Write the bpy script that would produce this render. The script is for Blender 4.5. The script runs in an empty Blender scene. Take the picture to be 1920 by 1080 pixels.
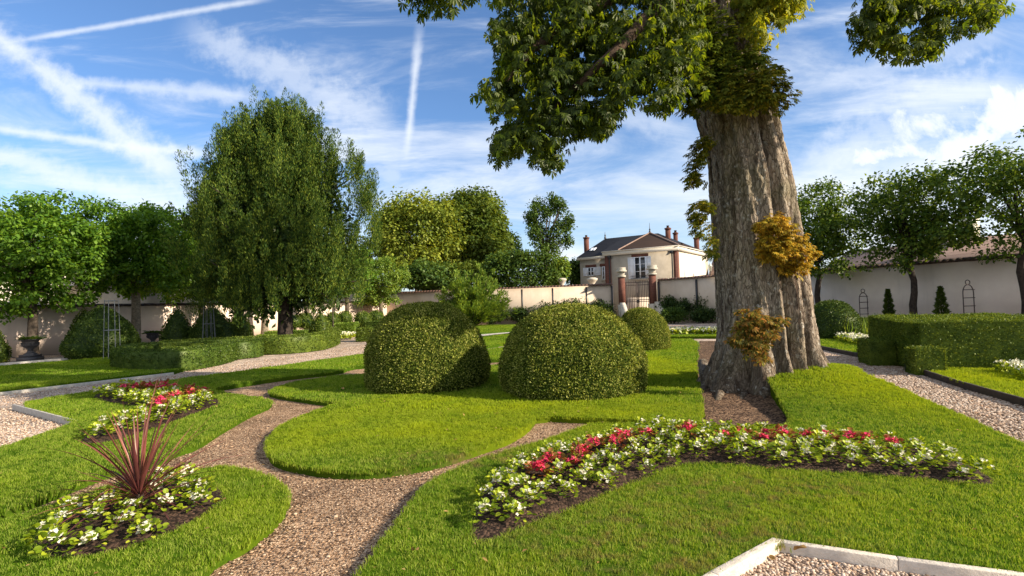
import bpy, bmesh, math, random
import numpy as np
from mathutils import Vector, Matrix, noise as mnoise
from mathutils.geometry import delaunay_2d_cdt
R = math.radians
rng = np.random.default_rng(7)
random.seed(7)
S = bpy.context.scene
COL = S.collection

# ------------------------------------------------------------------ camera
F = 1000.0                     # focal length in pixels of a 1920 wide picture
PITCH, ROLL, CH = R(1.72), R(1.72), 1.65
fwd = Vector((0, math.cos(PITCH), math.sin(PITCH)))
up0 = Vector((0, -math.sin(PITCH), math.cos(PITCH)))
r0 = Vector((1, 0, 0))
right = math.cos(ROLL) * r0 - math.sin(ROLL) * up0
up = math.sin(ROLL) * r0 + math.cos(ROLL) * up0
cam = bpy.data.cameras.new('camera'); camo = bpy.data.objects.new('camera', cam); COL.objects.link(camo)
M = Matrix((right, up, -fwd)).transposed().to_4x4(); M.translation = (0, 0, CH)
camo.matrix_world = M
cam.sensor_width = 36; cam.lens = 36 * F / 1920; cam.clip_end = 2000; cam.clip_start = 0.05
S.camera = camo
S.view_settings.view_transform = 'Standard'; S.view_settings.look = 'None'
S.view_settings.exposure = 1.0; S.view_settings.gamma = 1

# ------------------------------------------------------------------ sun and sky
SUN_EL = R(27)
SX, SY = 0.93, -0.36
l = math.hypot(SX, SY); SX /= l; SY /= l
sd = Vector((SX * math.cos(SUN_EL), SY * math.cos(SUN_EL), math.sin(SUN_EL)))
sl = bpy.data.lights.new('sun', 'SUN'); sl.energy = 4.8; sl.angle = R(0.5); sl.color = (1.0, 0.88, 0.70)
so = bpy.data.objects.new('sun', sl); COL.objects.link(so)
so.rotation_euler = sd.to_track_quat('Z', 'Y').to_euler(); so.location = (20, -10, 20)

def ray(px, py):
    return (fwd * F + right * (px - 960) + up * (540 - py)) / F

class NT:
    """small wrapper for building node trees"""
    def __init__(s, tree): s.t = tree; s.n = tree.nodes; s.l = tree.links
    def set(s, sock, v):
        if isinstance(v, bpy.types.NodeSocket): s.l.new(v, sock)
        elif v is not None: sock.default_value = v
    def node(s, typ, **kw):
        n = s.n.new(typ)
        for k, v in kw.items(): setattr(n, k, v)
        return n
    def m(s, op, a, b=None, c=None, clamp=False):
        n = s.node('ShaderNodeMath', operation=op); n.use_clamp = clamp
        s.set(n.inputs[0], a); s.set(n.inputs[1], b); s.set(n.inputs[2], c)
        return n.outputs[0]
    def smooth(s, x, a, b, o0=0.0, o1=1.0):
        n = s.node('ShaderNodeMapRange', interpolation_type='SMOOTHSTEP')
        s.set(n.inputs[0], x); n.inputs[1].default_value = a; n.inputs[2].default_value = b
        n.inputs[3].default_value = o0; n.inputs[4].default_value = o1
        return n.outputs[0]
    def mix(s, f, a, b, mode='MIX'):
        n = s.node('ShaderNodeMix', data_type='RGBA', blend_type=mode)
        s.set(n.inputs[0], f)
        for sock, v in ((n.inputs[6], a), (n.inputs[7], b)):
            if isinstance(v, tuple) and len(v) == 3: v = (*v, 1)
            s.set(sock, v)
        return n.outputs[2]
    def noise(s, vec, scale, detail=4, rough=0.55, dist=0.0, out=0):
        n = s.node('ShaderNodeTexNoise'); s.set(n.inputs['Vector'], vec)
        n.inputs['Scale'].default_value = scale; n.inputs['Detail'].default_value = detail
        n.inputs['Roughness'].default_value = rough; n.inputs['Distortion'].default_value = dist
        return n.outputs[out]
    def mapping(s, vec, loc=(0, 0, 0), rot=(0, 0, 0), scale=(1, 1, 1)):
        n = s.node('ShaderNodeMapping'); s.set(n.inputs[0], vec)
        n.inputs[1].default_value = loc; n.inputs[2].default_value = rot; n.inputs[3].default_value = scale
        return n.outputs[0]
    def ramp(s, f, stops):
        n = s.node('ShaderNodeValToRGB'); s.set(n.inputs[0], f); e = n.color_ramp.elements
        while len(e) < len(stops): e.new(0.5)
        for i, (p, c) in enumerate(stops): e[i].position = p; e[i].color = (*c, 1)
        return n.outputs[0]

def build_world():
    w = bpy.data.worlds.new('World'); S.world = w; w.use_nodes = True
    N = NT(w.node_tree); N.n.clear()
    out = N.node('ShaderNodeOutputWorld'); bg = N.node('ShaderNodeBackground')
    bg.inputs[1].default_value = 0.115; N.l.new(bg.outputs[0], out.inputs[0])
    sky = N.node('ShaderNodeTexSky', sky_type='NISHITA'); sky.sun_disc = False
    sky.sun_elevation = SUN_EL; sky.sun_rotation = math.atan2(SX, SY)
    sky.ozone_density = 2.5; sky.dust_density = 0.6; sky.air_density = 1.0
    tc = N.node('ShaderNodeTexCoord'); d = tc.outputs['Generated']
    sep = N.node('ShaderNodeSeparateXYZ'); N.l.new(d, sep.inputs[0])
    X, Y, Z = sep.outputs
    Yc = N.m('MAXIMUM', Y, 0.12)
    U = N.m('DIVIDE', X, Yc); V = N.m('DIVIDE', Z, Yc)
    cmb = N.node('ShaderNodeCombineXYZ'); N.l.new(U, cmb.inputs[0]); N.l.new(V, cmb.inputs[1])
    P = cmb.outputs[0]
    def uv(px, py):
        r = ray(px, py); return r.x / r.y, r.z / r.y
    # cirrus veils, streaked
    wig = N.noise(P, 2.2, 3, 0.5)
    v1 = N.mapping(P, (0.3, 0, 0), (0, 0, R(-24)), (1.2, 5.5, 1))
    n1 = N.noise(v1, 1.9, 9, 0.62, 0.7)
    v2 = N.mapping(P, (1.7, 2, 0), (0, 0, R(17)), (1.0, 4.2, 1))
    n2 = N.noise(v2, 1.6, 9, 0.62, 0.8)
    selr = N.smooth(U, 0.0, 0.55)
    nn = N.m('ADD', N.m('MULTIPLY', n1, N.m('SUBTRACT', 1.0, selr)), N.m('MULTIPLY', n2, selr))
    low = N.smooth(V, 0.52, 0.02, 0.0, 0.24)
    rgt = N.smooth(U, 0.15, 0.9, 0.0, 0.09)
    nn = N.m('ADD', nn, N.m('ADD', low, rgt))
    veil = N.smooth(nn, 0.475, 0.90, 0.0, 0.92)
    mask = veil
    fine = N.noise(P, 34, 5, 0.6)
    mid = N.noise(P, 9, 4, 0.6)
    fz = N.m('ADD', N.m('MULTIPLY', N.m('SUBTRACT', mid, 0.5), 0.7), N.m('SUBTRACT', fine, 0.5))
    segs = [((10, 80), (515, -3), 7, 9, .62, .25), ((-120, -20), (360, 345), 26, 42, .75, .9), ((90, 150), (500, 180), 12, 24, .55, .8),
            ((-60, 238), (420, 292), 9, 16, .7, .6), ((787, 40), (760, 305), 11, 9, .7, .5), ((-80, 270), (380, 400), 24, 34, .6, 1.0),
            ((715, 275), (740, 350), 16, 34, .5, 1.2), ((330, 50), (740, 235), 34, 60, .45, 1.4), ((1000, 170), (1300, 250), 18, 34, .35, 1.3),
            ((1480, 330), (1920, 130), 50, 60, .4, 1.6), ((1500, 180), (1900, 60), 20, 50, .3, 1.6)]
    for (p0, p1, wd0, wd1, st, fuz) in segs:
        a = uv(*p0); b = uv(*p1); dx, dy = b[0] - a[0], b[1] - a[1]; L = math.hypot(dx, dy); dx /= L; dy /= L
        al = N.m('ADD', N.m('MULTIPLY', N.m('SUBTRACT', U, a[0]), dx), N.m('MULTIPLY', N.m('SUBTRACT', V, a[1]), dy))
        ac = N.m('SUBTRACT', N.m('MULTIPLY', N.m('SUBTRACT', U, a[0]), -dy), N.m('MULTIPLY', N.m('SUBTRACT', V, a[1]), -dx))
        w0, w1 = wd0 / F, wd1 / F
        width = N.m('ADD', w0, N.m('MULTIPLY', N.m('DIVIDE', al, L), w1 - w0))
        width = N.m('MAXIMUM', width, 0.002)
        acn = N.m('ADD', ac, N.m('MULTIPLY', N.m('SUBTRACT', wig, .5), 0.05 * fuz))
        dist = N.m('DIVIDE', N.m('ABSOLUTE', acn), width)
        dist = N.m('ADD', dist, N.m('MULTIPLY', fz, 0.6 + 1.1 * fuz))
        ms = N.smooth(dist, 1.25, -0.1)
        e0 = N.smooth(al, -0.02, 0.10); e1 = N.smooth(al, L + 0.015, L - 0.07)
        ms = N.m('MULTIPLY', N.m('MULTIPLY', ms, e0), N.m('MULTIPLY', e1, st))
        mask = N.m('SUBTRACT', 1.0, N.m('MULTIPLY', N.m('SUBTRACT', 1.0, mask), N.m('SUBTRACT', 1.0, ms)))
    # a few puffs of cumulus
    cn = N.noise(P, 6.5, 10, 0.6, 0.35)
    for (cx, cy, rx, ry) in ((1740, 232, 80, 48), (1820, 280, 120, 42), (1690, 290, 90, 30), (1925, 225, 70, 60), (735, 330, 60, 50)):
        c = uv(cx, cy)
        ex = N.m('DIVIDE', N.m('SUBTRACT', U, c[0]), rx / F); ey = N.m('DIVIDE', N.m('SUBTRACT', V, c[1]), ry / F)
        q = N.m('SQRT', N.m('ADD', N.m('MULTIPLY', ex, ex), N.m('MULTIPLY', ey, ey)))
        q = N.m('SUBTRACT', N.m('ADD', cn, N.m('MULTIPLY', N.m('SUBTRACT', fine, .5), .12)), N.m('MULTIPLY', q, .16))
        ms = N.smooth(q, .30, .46, 0, .95 if cx > 1000 else .45)
        mask = N.m('MAXIMUM', mask, ms)
    front = N.smooth(Y, 0.08, 0.3)
    back = N.smooth(N.noise(d, 2.2, 7, .6), .3, .7, .35, .95)  # clouds behind the camera, added as white fill light
    mask = N.m('ADD', N.m('MULTIPLY', mask, front), N.m('MULTIPLY', back, N.m('SUBTRACT', 1.0, front)))
    base = N.mix(1.0, sky.outputs[0], (0.58, 0.71, 0.86), 'MULTIPLY')
    colr = N.mix(mask, base, (4.5, 4.75, 5.1))
    N.l.new(colr, bg.inputs[0])
build_world()

# ------------------------------------------------------------------ helpers
def Gp(px, py, z=0.0):
    r = ray(px, py); t = (z - CH) / r.z
    return Vector((r.x * t, r.y * t, z))
def Pp(px, py, Y):
    r = ray(px, py); t = Y / r.y
    return Vector((r.x * t, Y, CH + r.z * t))
def XY(px, Y, z=0.0):
    """ground position that stands in picture column px at distance Y"""
    X = 0.0
    for _ in range(6):
        q, _y = proj(X, Y, z); X += (px - q) / F * Y
    return X
def proj(x, y, z):
    d = Vector((x, y, z - CH)); w = d.dot(fwd)
    return 960 + F * d.dot(right) / w, 540 - F * d.dot(up) / w
def projn(P):
    d = P - np.array([0, 0, CH]); f = np.array(fwd); rr = np.array(right); uu = np.array(up)
    w = d @ f; w = np.where(w < 0.01, 0.01, w)
    return 960 + F * (d @ rr) / w, 540 - F * (d @ uu) / w
def zat(px, py, Y): return Pp(px, py, Y).z

MATS = {}
def mat(name, rough=0.8):
    m = bpy.data.materials.new(name); m.use_nodes = True; N = NT(m.node_tree)
    b = N.n['Principled BSDF']; b.inputs['Roughness'].default_value = rough
    MATS[name] = m; return m, N, b
def simple(name, c, rough=0.7, var=0.12, scale=8, metal=0, bump=0.0, c2=None, spec=0.3):
    m, N, b = mat(name, rough)
    g = N.node('ShaderNodeNewGeometry')
    n = N.noise(g.outputs['Position'], scale, 6, 0.6)
    f = N.smooth(n, 0.3, 0.7)
    c2 = c2 or tuple(x * (1 - var * 2) for x in c)
    cc = N.mix(f, c, c2)
    if name.startswith(('plaster', 'render')):
        st = N.noise(N.mapping(g.outputs['Position'], scale=(2.2, 2.2, .22)), 1.0, 6, .65); cc = N.mix(N.smooth(st, .52, .75, 0, .42), cc, tuple(x * .68 for x in c))
        sz = N.node('ShaderNodeSeparateXYZ'); N.l.new(g.outputs['Position'], sz.inputs[0])
        low = N.smooth(N.m('ADD', sz.outputs[2], N.m('MULTIPLY', n, .7)), .95, .35, 0, .5); cc = N.mix(low, cc, (c[0] * .55, c[1] * .56, c[2] * .5))
    N.l.new(cc, b.inputs['Base Color'])
    b.inputs['Metallic'].default_value = metal; b.inputs['Specular IOR Level'].default_value = spec
    if bump:
        bp = N.node('ShaderNodeBump'); bp.inputs['Strength'].default_value = bump; bp.inputs['Distance'].default_value = 0.02
        N.l.new(N.noise(g.outputs['Position'], scale * 5, 5, .6), bp.inputs['Height']); N.l.new(bp.outputs[0], b.inputs['Normal'])
    return m
def leafmat(name, cols, trans=0.35, tcol=None, clump=1.2, gloss=0.08, rough=0.45, varia=(0.75, 1.25)):
    m = bpy.data.materials.new(name); m.use_nodes = True; N = NT(m.node_tree); N.n.clear()
    out = N.node('ShaderNodeOutputMaterial'); g = N.node('ShaderNodeNewGeometry')
    k = len(cols); col = N.ramp(g.outputs['Random Per Island'], [(i / max(1, k - 1), c) for i, c in enumerate(cols)])
    cl = N.noise(g.outputs['Position'], clump, 3, 0.6)
    mul = N.smooth(cl, 0.3, 0.7, varia[0], varia[1])
    hsv = N.node('ShaderNodeHueSaturation'); N.l.new(col, hsv.inputs['Color']); N.l.new(mul, hsv.inputs['Value'])
    N.l.new(N.smooth(cl, .3, .7, .508, .49), hsv.inputs['Hue'])
    col = hsv.outputs[0]
    di = N.node('ShaderNodeBsdfDiffuse'); N.l.new(col, di.inputs[0])
    tr = N.node('ShaderNodeBsdfTranslucent')
    N.l.new(N.mix(1.0, col, tcol or (1.9, 1.6, 0.7), 'MULTIPLY'), tr.inputs[0])
    gloss *= .32
    gl = N.node('ShaderNodeBsdfGlossy'); gl.inputs['Roughness'].default_value = rough; gl.inputs[0].default_value = (.8, .8, .62, 1)
    a = N.node('ShaderNodeMixShader'); a.inputs[0].default_value = trans; N.l.new(di.outputs[0], a.inputs[1]); N.l.new(tr.outputs[0], a.inputs[2])
    b = N.node('ShaderNodeMixShader'); b.inputs[0].default_value = gloss; N.l.new(a.outputs[0], b.inputs[1]); N.l.new(gl.outputs[0], b.inputs[2])
    N.l.new(b.outputs[0], out.inputs[0]); MATS[name] = m
    return m

def tag(o, label=None, cat=None, group=None, kind=None):
    if label: o['label'] = label
    if cat: o['category'] = cat
    if group: o['group'] = group
    if kind: o['kind'] = kind
    return o
def empty(name, loc, label=None, cat=None, group=None, rz=0):
    o = bpy.data.objects.new(name, None); COL.objects.link(o); o.location = loc; o.rotation_euler.z = rz
    o.empty_display_size = .3
    return tag(o, label, cat, group)
def mesh_np(name, V, Fq, m, parent=None, smooth=False):
    """V (n,3); Fq list of (k,n) index arrays"""
    V = np.asarray(V, dtype=np.float32)
    me = bpy.data.meshes.new(name); me.vertices.add(len(V)); me.vertices.foreach_set('co', V.ravel())
    if not isinstance(Fq, (list, tuple)): Fq = [Fq]
    Fq = [np.asarray(f, dtype=np.int32) for f in Fq if len(f)]
    idx = np.concatenate([f.ravel() for f in Fq]); cnt = np.concatenate([np.full(len(f), f.shape[1], np.int32) for f in Fq])
    me.loops.add(len(idx)); me.loops.foreach_set('vertex_index', idx)
    me.polygons.add(len(cnt)); st = np.concatenate([[0], np.cumsum(cnt)[:-1]]).astype(np.int32)
    me.polygons.foreach_set('loop_start', st)
    try: me.polygons.foreach_set('loop_total', cnt)
    except Exception: pass
    if smooth: me.polygons.foreach_set('use_smooth', np.ones(len(cnt), bool))
    me.update(calc_edges=True); me.validate()
    if m: me.materials.append(MATS[m] if isinstance(m, str) else m)
    o = bpy.data.objects.new(name, me); COL.objects.link(o)
    if parent: o.parent = parent
    return o
class MB:
    def __init__(s): s.v = []; s.f = {}; s.n = 0
    def add(s, V, Fs):
        V = [tuple(p) for p in V]
        for f in Fs: s.f.setdefault(len(f), []).append([i + s.n for i in f])
        s.v += V; s.n += len(V)
    def addnp(s, V, Fq):
        V = np.asarray(V); s.f.setdefault(Fq.shape[1], []).extend((np.asarray(Fq) + s.n).tolist())
        s.v += [tuple(p) for p in V.tolist()]; s.n += len(V)
    def hexa(s, P):
        s.add(P, [(0, 3, 2, 1), (4, 5, 6, 7), (0, 1, 5, 4), (1, 2, 6, 5), (2, 3, 7, 6), (3, 0, 4, 7)])
    def box(s, x0, x1, y0, y1, z0, z1, fr=None):
        P = [(x0, y0, z0), (x1, y0, z0), (x1, y1, z0), (x0, y1, z0), (x0, y0, z1), (x1, y0, z1), (x1, y1, z1), (x0, y1, z1)]
        if fr: P = [fr(*p) for p in P]
        s.hexa(P)
    def tube(s, pts, rad, seg=6, cap=True):
        pts = [Vector(p) for p in pts]; n = len(pts)
        if not hasattr(rad, '__len__'): rad = [rad] * n
        V = []; a = None
        for i, p in enumerate(pts):
            t = (pts[min(i + 1, n - 1)] - pts[max(i - 1, 0)]).normalized()
            if a is None:
                a = t.cross(Vector((0, 0, 1)))
                if a.length < .1: a = t.cross(Vector((0, 1, 0)))
            a = (a - t * a.dot(t)).normalized(); b = t.cross(a)
            for k in range(seg):
                an = 2 * math.pi * k / seg; V.append(p + (a * math.cos(an) + b * math.sin(an)) * rad[i])
        Fs = [(i * seg + k, i * seg + (k + 1) % seg, (i + 1) * seg + (k + 1) % seg, (i + 1) * seg + k) for i in range(n - 1) for k in range(seg)]
        s.add(V, Fs)
        if cap:
            s.add(V[:seg], [tuple(range(seg))[::-1]]); s.add(V[-seg:], [tuple(range(seg))])
    def lathe(s, prof, c=(0, 0, 0), seg=20):
        V = [(c[0] + r * math.cos(2 * math.pi * k / seg), c[1] + r * math.sin(2 * math.pi * k / seg), c[2] + z) for r, z in prof for k in range(seg)]
        Fs = [(i * seg + k, i * seg + (k + 1) % seg, (i + 1) * seg + (k + 1) % seg, (i + 1) * seg + k) for i in range(len(prof) - 1) for k in range(seg)]
        s.add(V, Fs)
    def build(s, name, m, parent=None, smooth=False):
        o = mesh_np(name, s.v, [np.array(x) for x in s.f.values()], m, parent, smooth)
        return o
def unit(a): return a / np.maximum(np.linalg.norm(a, axis=1, keepdims=True), 1e-9)
def leafgeo(P, D, Nn, L, W, cup=0.15):
    """kite leaves: P base, D direction, Nn normal, L length, W width"""
    D = unit(D); Sd = unit(np.cross(D, Nn)); Nn = np.cross(Sd, D)
    L = np.broadcast_to(np.asarray(L, float).reshape(-1, 1), (len(P), 1)); W = np.broadcast_to(np.asarray(W, float).reshape(-1, 1), (len(P), 1))
    a = P; b = P + D * L * .5 + Sd * W * .5 + Nn * L * cup; c = P + D * L; d = P + D * L * .5 - Sd * W * .5 + Nn * L * cup
    V = np.stack([a, b, c, d], 1).reshape(-1, 3); Fq = np.arange(len(P) * 4).reshape(-1, 4)
    return V, Fq
def rdir(n): return unit(rng.normal(size=(n, 3)))
def merge(parts):
    Vs = []; Fs = {}; n = 0
    for V, Fl in parts:
        if not isinstance(Fl, list): Fl = [Fl]
        for f in Fl: Fs.setdefault(f.shape[1], []).append(f + n)
        Vs.append(V); n += len(V)
    return np.concatenate(Vs), [np.concatenate(f) for f in Fs.values()]
def sample_mesh(V, Tr, n):
    a, b, c = V[Tr[:, 0]], V[Tr[:, 1]], V[Tr[:, 2]]
    cr = np.cross(b - a, c - a); ar = np.linalg.norm(cr, axis=1); nn = cr / np.maximum(ar[:, None], 1e-12)
    i = rng.choice(len(Tr), n, p=ar / ar.sum()); u, v = rng.random((2, n, 1)); fl = (u + v) > 1; u = np.where(fl, 1 - u, u); v = np.where(fl, 1 - v, v)
    return a[i] + (b[i] - a[i]) * u + (c[i] - a[i]) * v, nn[i], ar.sum() / 2
def clipped(name, V, Tr, m, parent, dens, L, W, jit=0.02, lean=0.75, droop=0.0):
    """a clipped shrub: dark core inset plus a skin of leaves"""
    Pn, Nn, A = sample_mesh(V, Tr, 10)
    n = int(A * dens); Pn, Nn, _ = sample_mesh(V, Tr, n)
    bump = np.array([mnoise.noise(Vector(p) * 1.7) for p in Pn[:: max(1, n // 3000)]])
    j = rng.normal(size=(n, 1)) * jit
    D = unit(Nn * 0.55 + rdir(n) * 0.8 + np.array([0, 0, 0.25 - droop])); N2 = unit(Nn + rdir(n) * lean)
    s = rng.uniform(.7, 1.3, n)
    a = leafgeo(Pn + Nn * j, D, N2, L * s, W * s)
    vn = np.zeros_like(V); t = Tr
    fn = np.cross(V[t[:, 1]] - V[t[:, 0]], V[t[:, 2]] - V[t[:, 0]])
    for k in range(3): np.add.at(vn, t[:, k], fn)
    core = V - unit(vn) * L * .5
    return mesh_np(name, *merge([(core, Tr), a]), m, parent)
def revolve(prof, seg=40, wob=0.0, seed=0.0):
    """closed triangle surface from profile [(r,z)...]"""
    V = []
    for r, z in prof:
        for k in range(seg):
            a = 2 * math.pi * k / seg
            q = r * (1 + wob * mnoise.noise(Vector((math.cos(a) * 1.6 + seed, math.sin(a) * 1.6, z * 1.3))))
            V.append((q * math.cos(a), q * math.sin(a), z))
    T = []
    for i in range(len(prof) - 1):
        for k in range(seg):
            a, b, c, d = i * seg + k, i * seg + (k + 1) % seg, (i + 1) * seg + (k + 1) % seg, (i + 1) * seg + k
            T += [(a, b, c), (a, c, d)]
    return np.array(V), np.array(T)

# ------------------------------------------------------------------ materials
def ground_like(name, cols, scale, bump=0.6, stops=(0.15, .5, .85), big=(0.62, 1.22), rough=.95):
    m, N, b = mat(name, rough); g = N.node('ShaderNodeNewGeometry'); p = g.outputs['Position']
    v = N.node('ShaderNodeTexVoronoi'); v.inputs['Scale'].default_value = scale; N.l.new(p, v.inputs['Vector'])
    sepc = N.node('ShaderNodeSeparateColor'); N.l.new(v.outputs['Color'], sepc.inputs[0])
    c = N.ramp(sepc.outputs[0], list(zip(stops, cols)))
    n = N.noise(p, 0.9, 6, .6); mul = N.smooth(n, .3, .7, *big)
    h = N.node('ShaderNodeHueSaturation'); N.l.new(c, h.inputs['Color']); N.l.new(mul, h.inputs['Value'])
    N.l.new(h.outputs[0], b.inputs['Base Color']); b.inputs['Specular IOR Level'].default_value = .15
    bp = N.node('ShaderNodeBump'); bp.inputs['Strength'].default_value = bump; bp.inputs['Distance'].default_value = 0.012
    hh = N.m('ADD', N.m('MULTIPLY', v.outputs['Distance'], -1.0), N.m('MULTIPLY', N.noise(p, scale * .4, 4), 1.2))
    N.l.new(hh, bp.inputs['Height']); N.l.new(bp.outputs[0], b.inputs['Normal'])
    return m
ground_like('soil_path_mat', [(.09, .050, .028), (.34, .20, .11), (.50, .35, .23)], 70, .8)
ground_like('bed_soil', [(.018, .011, .008), (.040, .024, .016), (.085, .05, .033)], 45, 1.0)
ground_like('gravel', [(.20, .14, .10), (.44, .33, .255), (.62, .51, .42)], 38, .8)
ground_like('pale_gravel', [(.25, .22, .19), (.46, .41, .36), (.6, .56, .5)], 40, .5)
ground_like('earth', [(.05, .07, .02), (.06, .09, .02), (.08, .10, .03)], 3, .3)
def grass_mats():
    for nm, tr in (('turf', 0), ('blade', 1)):
        m = bpy.data.materials.new(nm); m.use_nodes = True; N = NT(m.node_tree); N.n.clear(); MATS[nm] = m
        out = N.node('ShaderNodeOutputMaterial'); g = N.node('ShaderNodeNewGeometry'); p = g.outputs['Position']
        rnd = g.outputs['Random Per Island'] if tr else N.noise(p, 60, 3)
        base = N.ramp(rnd, [(0.0, (.035, .095, .007)), (.45, (.10, .200, .013)), (.8, (.20, .30, .020)), (1.0, (.36, .38, .09))])
        n1 = N.noise(p, 0.55, 4, .6); n2 = N.noise(p, 5.5, 6, .75)
        # dry, thin patches
        sp = N.node('ShaderNodeSeparateXYZ'); N.l.new(p, sp.inputs[0])
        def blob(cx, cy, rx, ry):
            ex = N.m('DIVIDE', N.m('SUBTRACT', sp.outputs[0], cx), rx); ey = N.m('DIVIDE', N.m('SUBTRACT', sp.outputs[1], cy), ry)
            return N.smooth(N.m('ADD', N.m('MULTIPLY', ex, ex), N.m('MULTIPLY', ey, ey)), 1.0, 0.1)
        sunz = N.m('MAXIMUM', N.m('MAXIMUM', blob(-.6, 8.2, 4.2, 2.6), blob(6.2, 8.2, 2.2, 3.0)), N.m('MAXIMUM', blob(2.9, 14, 2, 5), blob(9.5, 9, 3, 4)))  # sunlit stretches of lawn, painted yellower
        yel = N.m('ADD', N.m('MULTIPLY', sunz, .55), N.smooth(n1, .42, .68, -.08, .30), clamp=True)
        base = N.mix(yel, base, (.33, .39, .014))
        base = N.mix(N.smooth(N.noise(p, 1.7, 5, .7), .46, .64, 0, .45), base, N.mix(1, base, (.50, .66, .7), 'MULTIPLY'))
        reg = N.m('MAXIMUM', N.m('MAXIMUM', blob(1.1, 3.75, 1.5, 1.0), blob(1.9, 4.6, 1.5, .55)), blob(-.6, 5.8, 1.3, .5))
        dry = N.m('MULTIPLY', N.smooth(n2, .44, .66), N.m('ADD', N.m('MULTIPLY', reg, .62), .07))
        base = N.mix(dry, base, (.24, .165, .075))
        di = N.node('ShaderNodeBsdfDiffuse'); N.l.new(base, di.inputs[0])
        if tr:
            t = N.node('ShaderNodeBsdfTranslucent'); N.l.new(N.mix(1, base, (1.7, 1.5, .7), 'MULTIPLY'), t.inputs[0])
            mx = N.node('ShaderNodeMixShader'); mx.inputs[0].default_value = .38; N.l.new(di.outputs[0], mx.inputs[1]); N.l.new(t.outputs[0], mx.inputs[2])
            N.l.new(mx.outputs[0], out.inputs[0])
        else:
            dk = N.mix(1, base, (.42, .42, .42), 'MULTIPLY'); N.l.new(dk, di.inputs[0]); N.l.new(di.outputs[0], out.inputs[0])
grass_mats()
leafmat('box_leaf', [(.022, .038, .008), (.10, .135, .020), (.22, .25, .04), (.38, .38, .11)], .22, clump=2.2, gloss=0, rough=.35, varia=(.78, 1.2))
leafmat('box_leaf_dark', [(.022, .045, .008), (.050, .088, .012), (.10, .14, .020)], .15, clump=3, gloss=.06)
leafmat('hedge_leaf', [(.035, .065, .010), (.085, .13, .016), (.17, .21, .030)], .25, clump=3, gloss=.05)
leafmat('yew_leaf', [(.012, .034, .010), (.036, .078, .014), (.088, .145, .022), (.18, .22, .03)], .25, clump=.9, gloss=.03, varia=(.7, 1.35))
leafmat('lime_leaf', [(.040, .105, .013), (.095, .20, .020), (.18, .31, .03)], .42, clump=1.3, gloss=.06)
leafmat('lime_leaf_right', [(.030, .065, .012), (.065, .125, .018), (.14, .20, .025)], .38, clump=1.3, gloss=.06)
leafmat('yellow_leaf', [(.08, .12, .018), (.17, .22, .028), (.27, .30, .045)], .3, clump=.35, gloss=.04)
leafmat('olive_leaf', [(.05, .085, .015), (.10, .15, .022), (.15, .19, .03)], .3, clump=.35, gloss=.04)
leafmat('mid_leaf', [(.030, .065, .016), (.065, .12, .022), (.12, .18, .035)], .3, clump=.6, gloss=.05)
leafmat('bright_leaf', [(.07, .14, .02), (.14, .22, .03), (.22, .29, .05)], .35, clump=.9, gloss=.05)
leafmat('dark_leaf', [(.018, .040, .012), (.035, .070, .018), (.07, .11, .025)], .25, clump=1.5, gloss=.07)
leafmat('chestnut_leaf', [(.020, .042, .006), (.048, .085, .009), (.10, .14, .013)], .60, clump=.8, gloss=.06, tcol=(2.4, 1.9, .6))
leafmat('chestnut_bright', [(.10, .15, .015), (.20, .24, .02), (.30, .30, .03)], .5, clump=.8, gloss=.05, tcol=(1.8, 1.5, .5))  # brighter copy of the chestnut leaf, sunlight put into the colour
leafmat('sprout_green', [(.040, .070, .010), (.10, .14, .016), (.20, .23, .022)], .35, clump=3, gloss=.06)
leafmat('sprout_olive', [(.055, .085, .010), (.13, .155, .016), (.22, .23, .022), (.38, .30, .03)], .30, clump=4, gloss=.10)
leafmat('sprout_orange', [(.09, .085, .010), (.26, .18, .015), (.46, .27, .025), (.42, .34, .04)], .30, clump=5, gloss=.06)
leafmat('sprout_brown', [(.05, .055, .010), (.12, .11, .02), (.34, .15, .03), (.20, .19, .02)], .25, clump=6, gloss=.06)
leafmat('begonia_leaf', [(.09, .155, .008), (.24, .32, .014), (.44, .48, .035)], .35, clump=8, gloss=.10, tcol=(1.3, 1.2, .5))
leafmat('begonia_red_leaf', [(.16, .06, .02), (.30, .10, .03), (.26, .20, .03)], .25, clump=8, gloss=.10, tcol=(1.4, 1, .6))
leafmat('white_petal', [(.66, .64, .48), (.76, .74, .60), (.72, .64, .48)], .2, tcol=(1, 1, .9), clump=8, gloss=.03, varia=(.95, 1.05))
leafmat('red_petal', [(.55, .02, .07), (.75, .05, .14), (.80, .16, .24)], .2, tcol=(1.1, .8, .8), clump=8, gloss=.05, varia=(.9, 1.1))
leafmat('cordyline_leaf', [(.07, .022, .022), (.14, .042, .036), (.24, .085, .062)], .15, tcol=(1.2, .8, .8), clump=6, gloss=.14, rough=.4)
simple('dry_leaf', (.42, .24, .07), .7, .2, 40)
simple('plaster', (.60, .49, .385), .9, .07, 1.1, bump=.35, c2=(.53, .42, .32))
simple('plaster_pink', (.76, .61, .50), .9, .08, .9, bump=.3, c2=(.68, .53, .43))
simple('plaster_right', (.76, .65, .55), .9, .06, .8, bump=.3, c2=(.67, .56, .475))
simple('render_tan', (.43, .37, .29), .9, .1, 1.5, bump=.3)
simple('render_cream', (.72, .66, .53), .9, .05, 1.5)
simple('stone', (.55, .49, .40), .85, .15, 6, bump=.3)
simple('kerb_stone', (.68, .59, .49), .9, .12, 14, bump=.5)
simple('pale_kerb', (.50, .46, .40), .9, .12, 14, bump=.4)
simple('coping_tile', (.16, .085, .06), .9, .25, 5, bump=.5)
simple('dark_coping', (.10, .065, .05), .9, .25, 5, bump=.5)
simple('iron', (.02, .02, .022), .45, .1, 30, spec=.5)
simple('rust_iron', (.075, .05, .045), .7, .2, 30)
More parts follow.
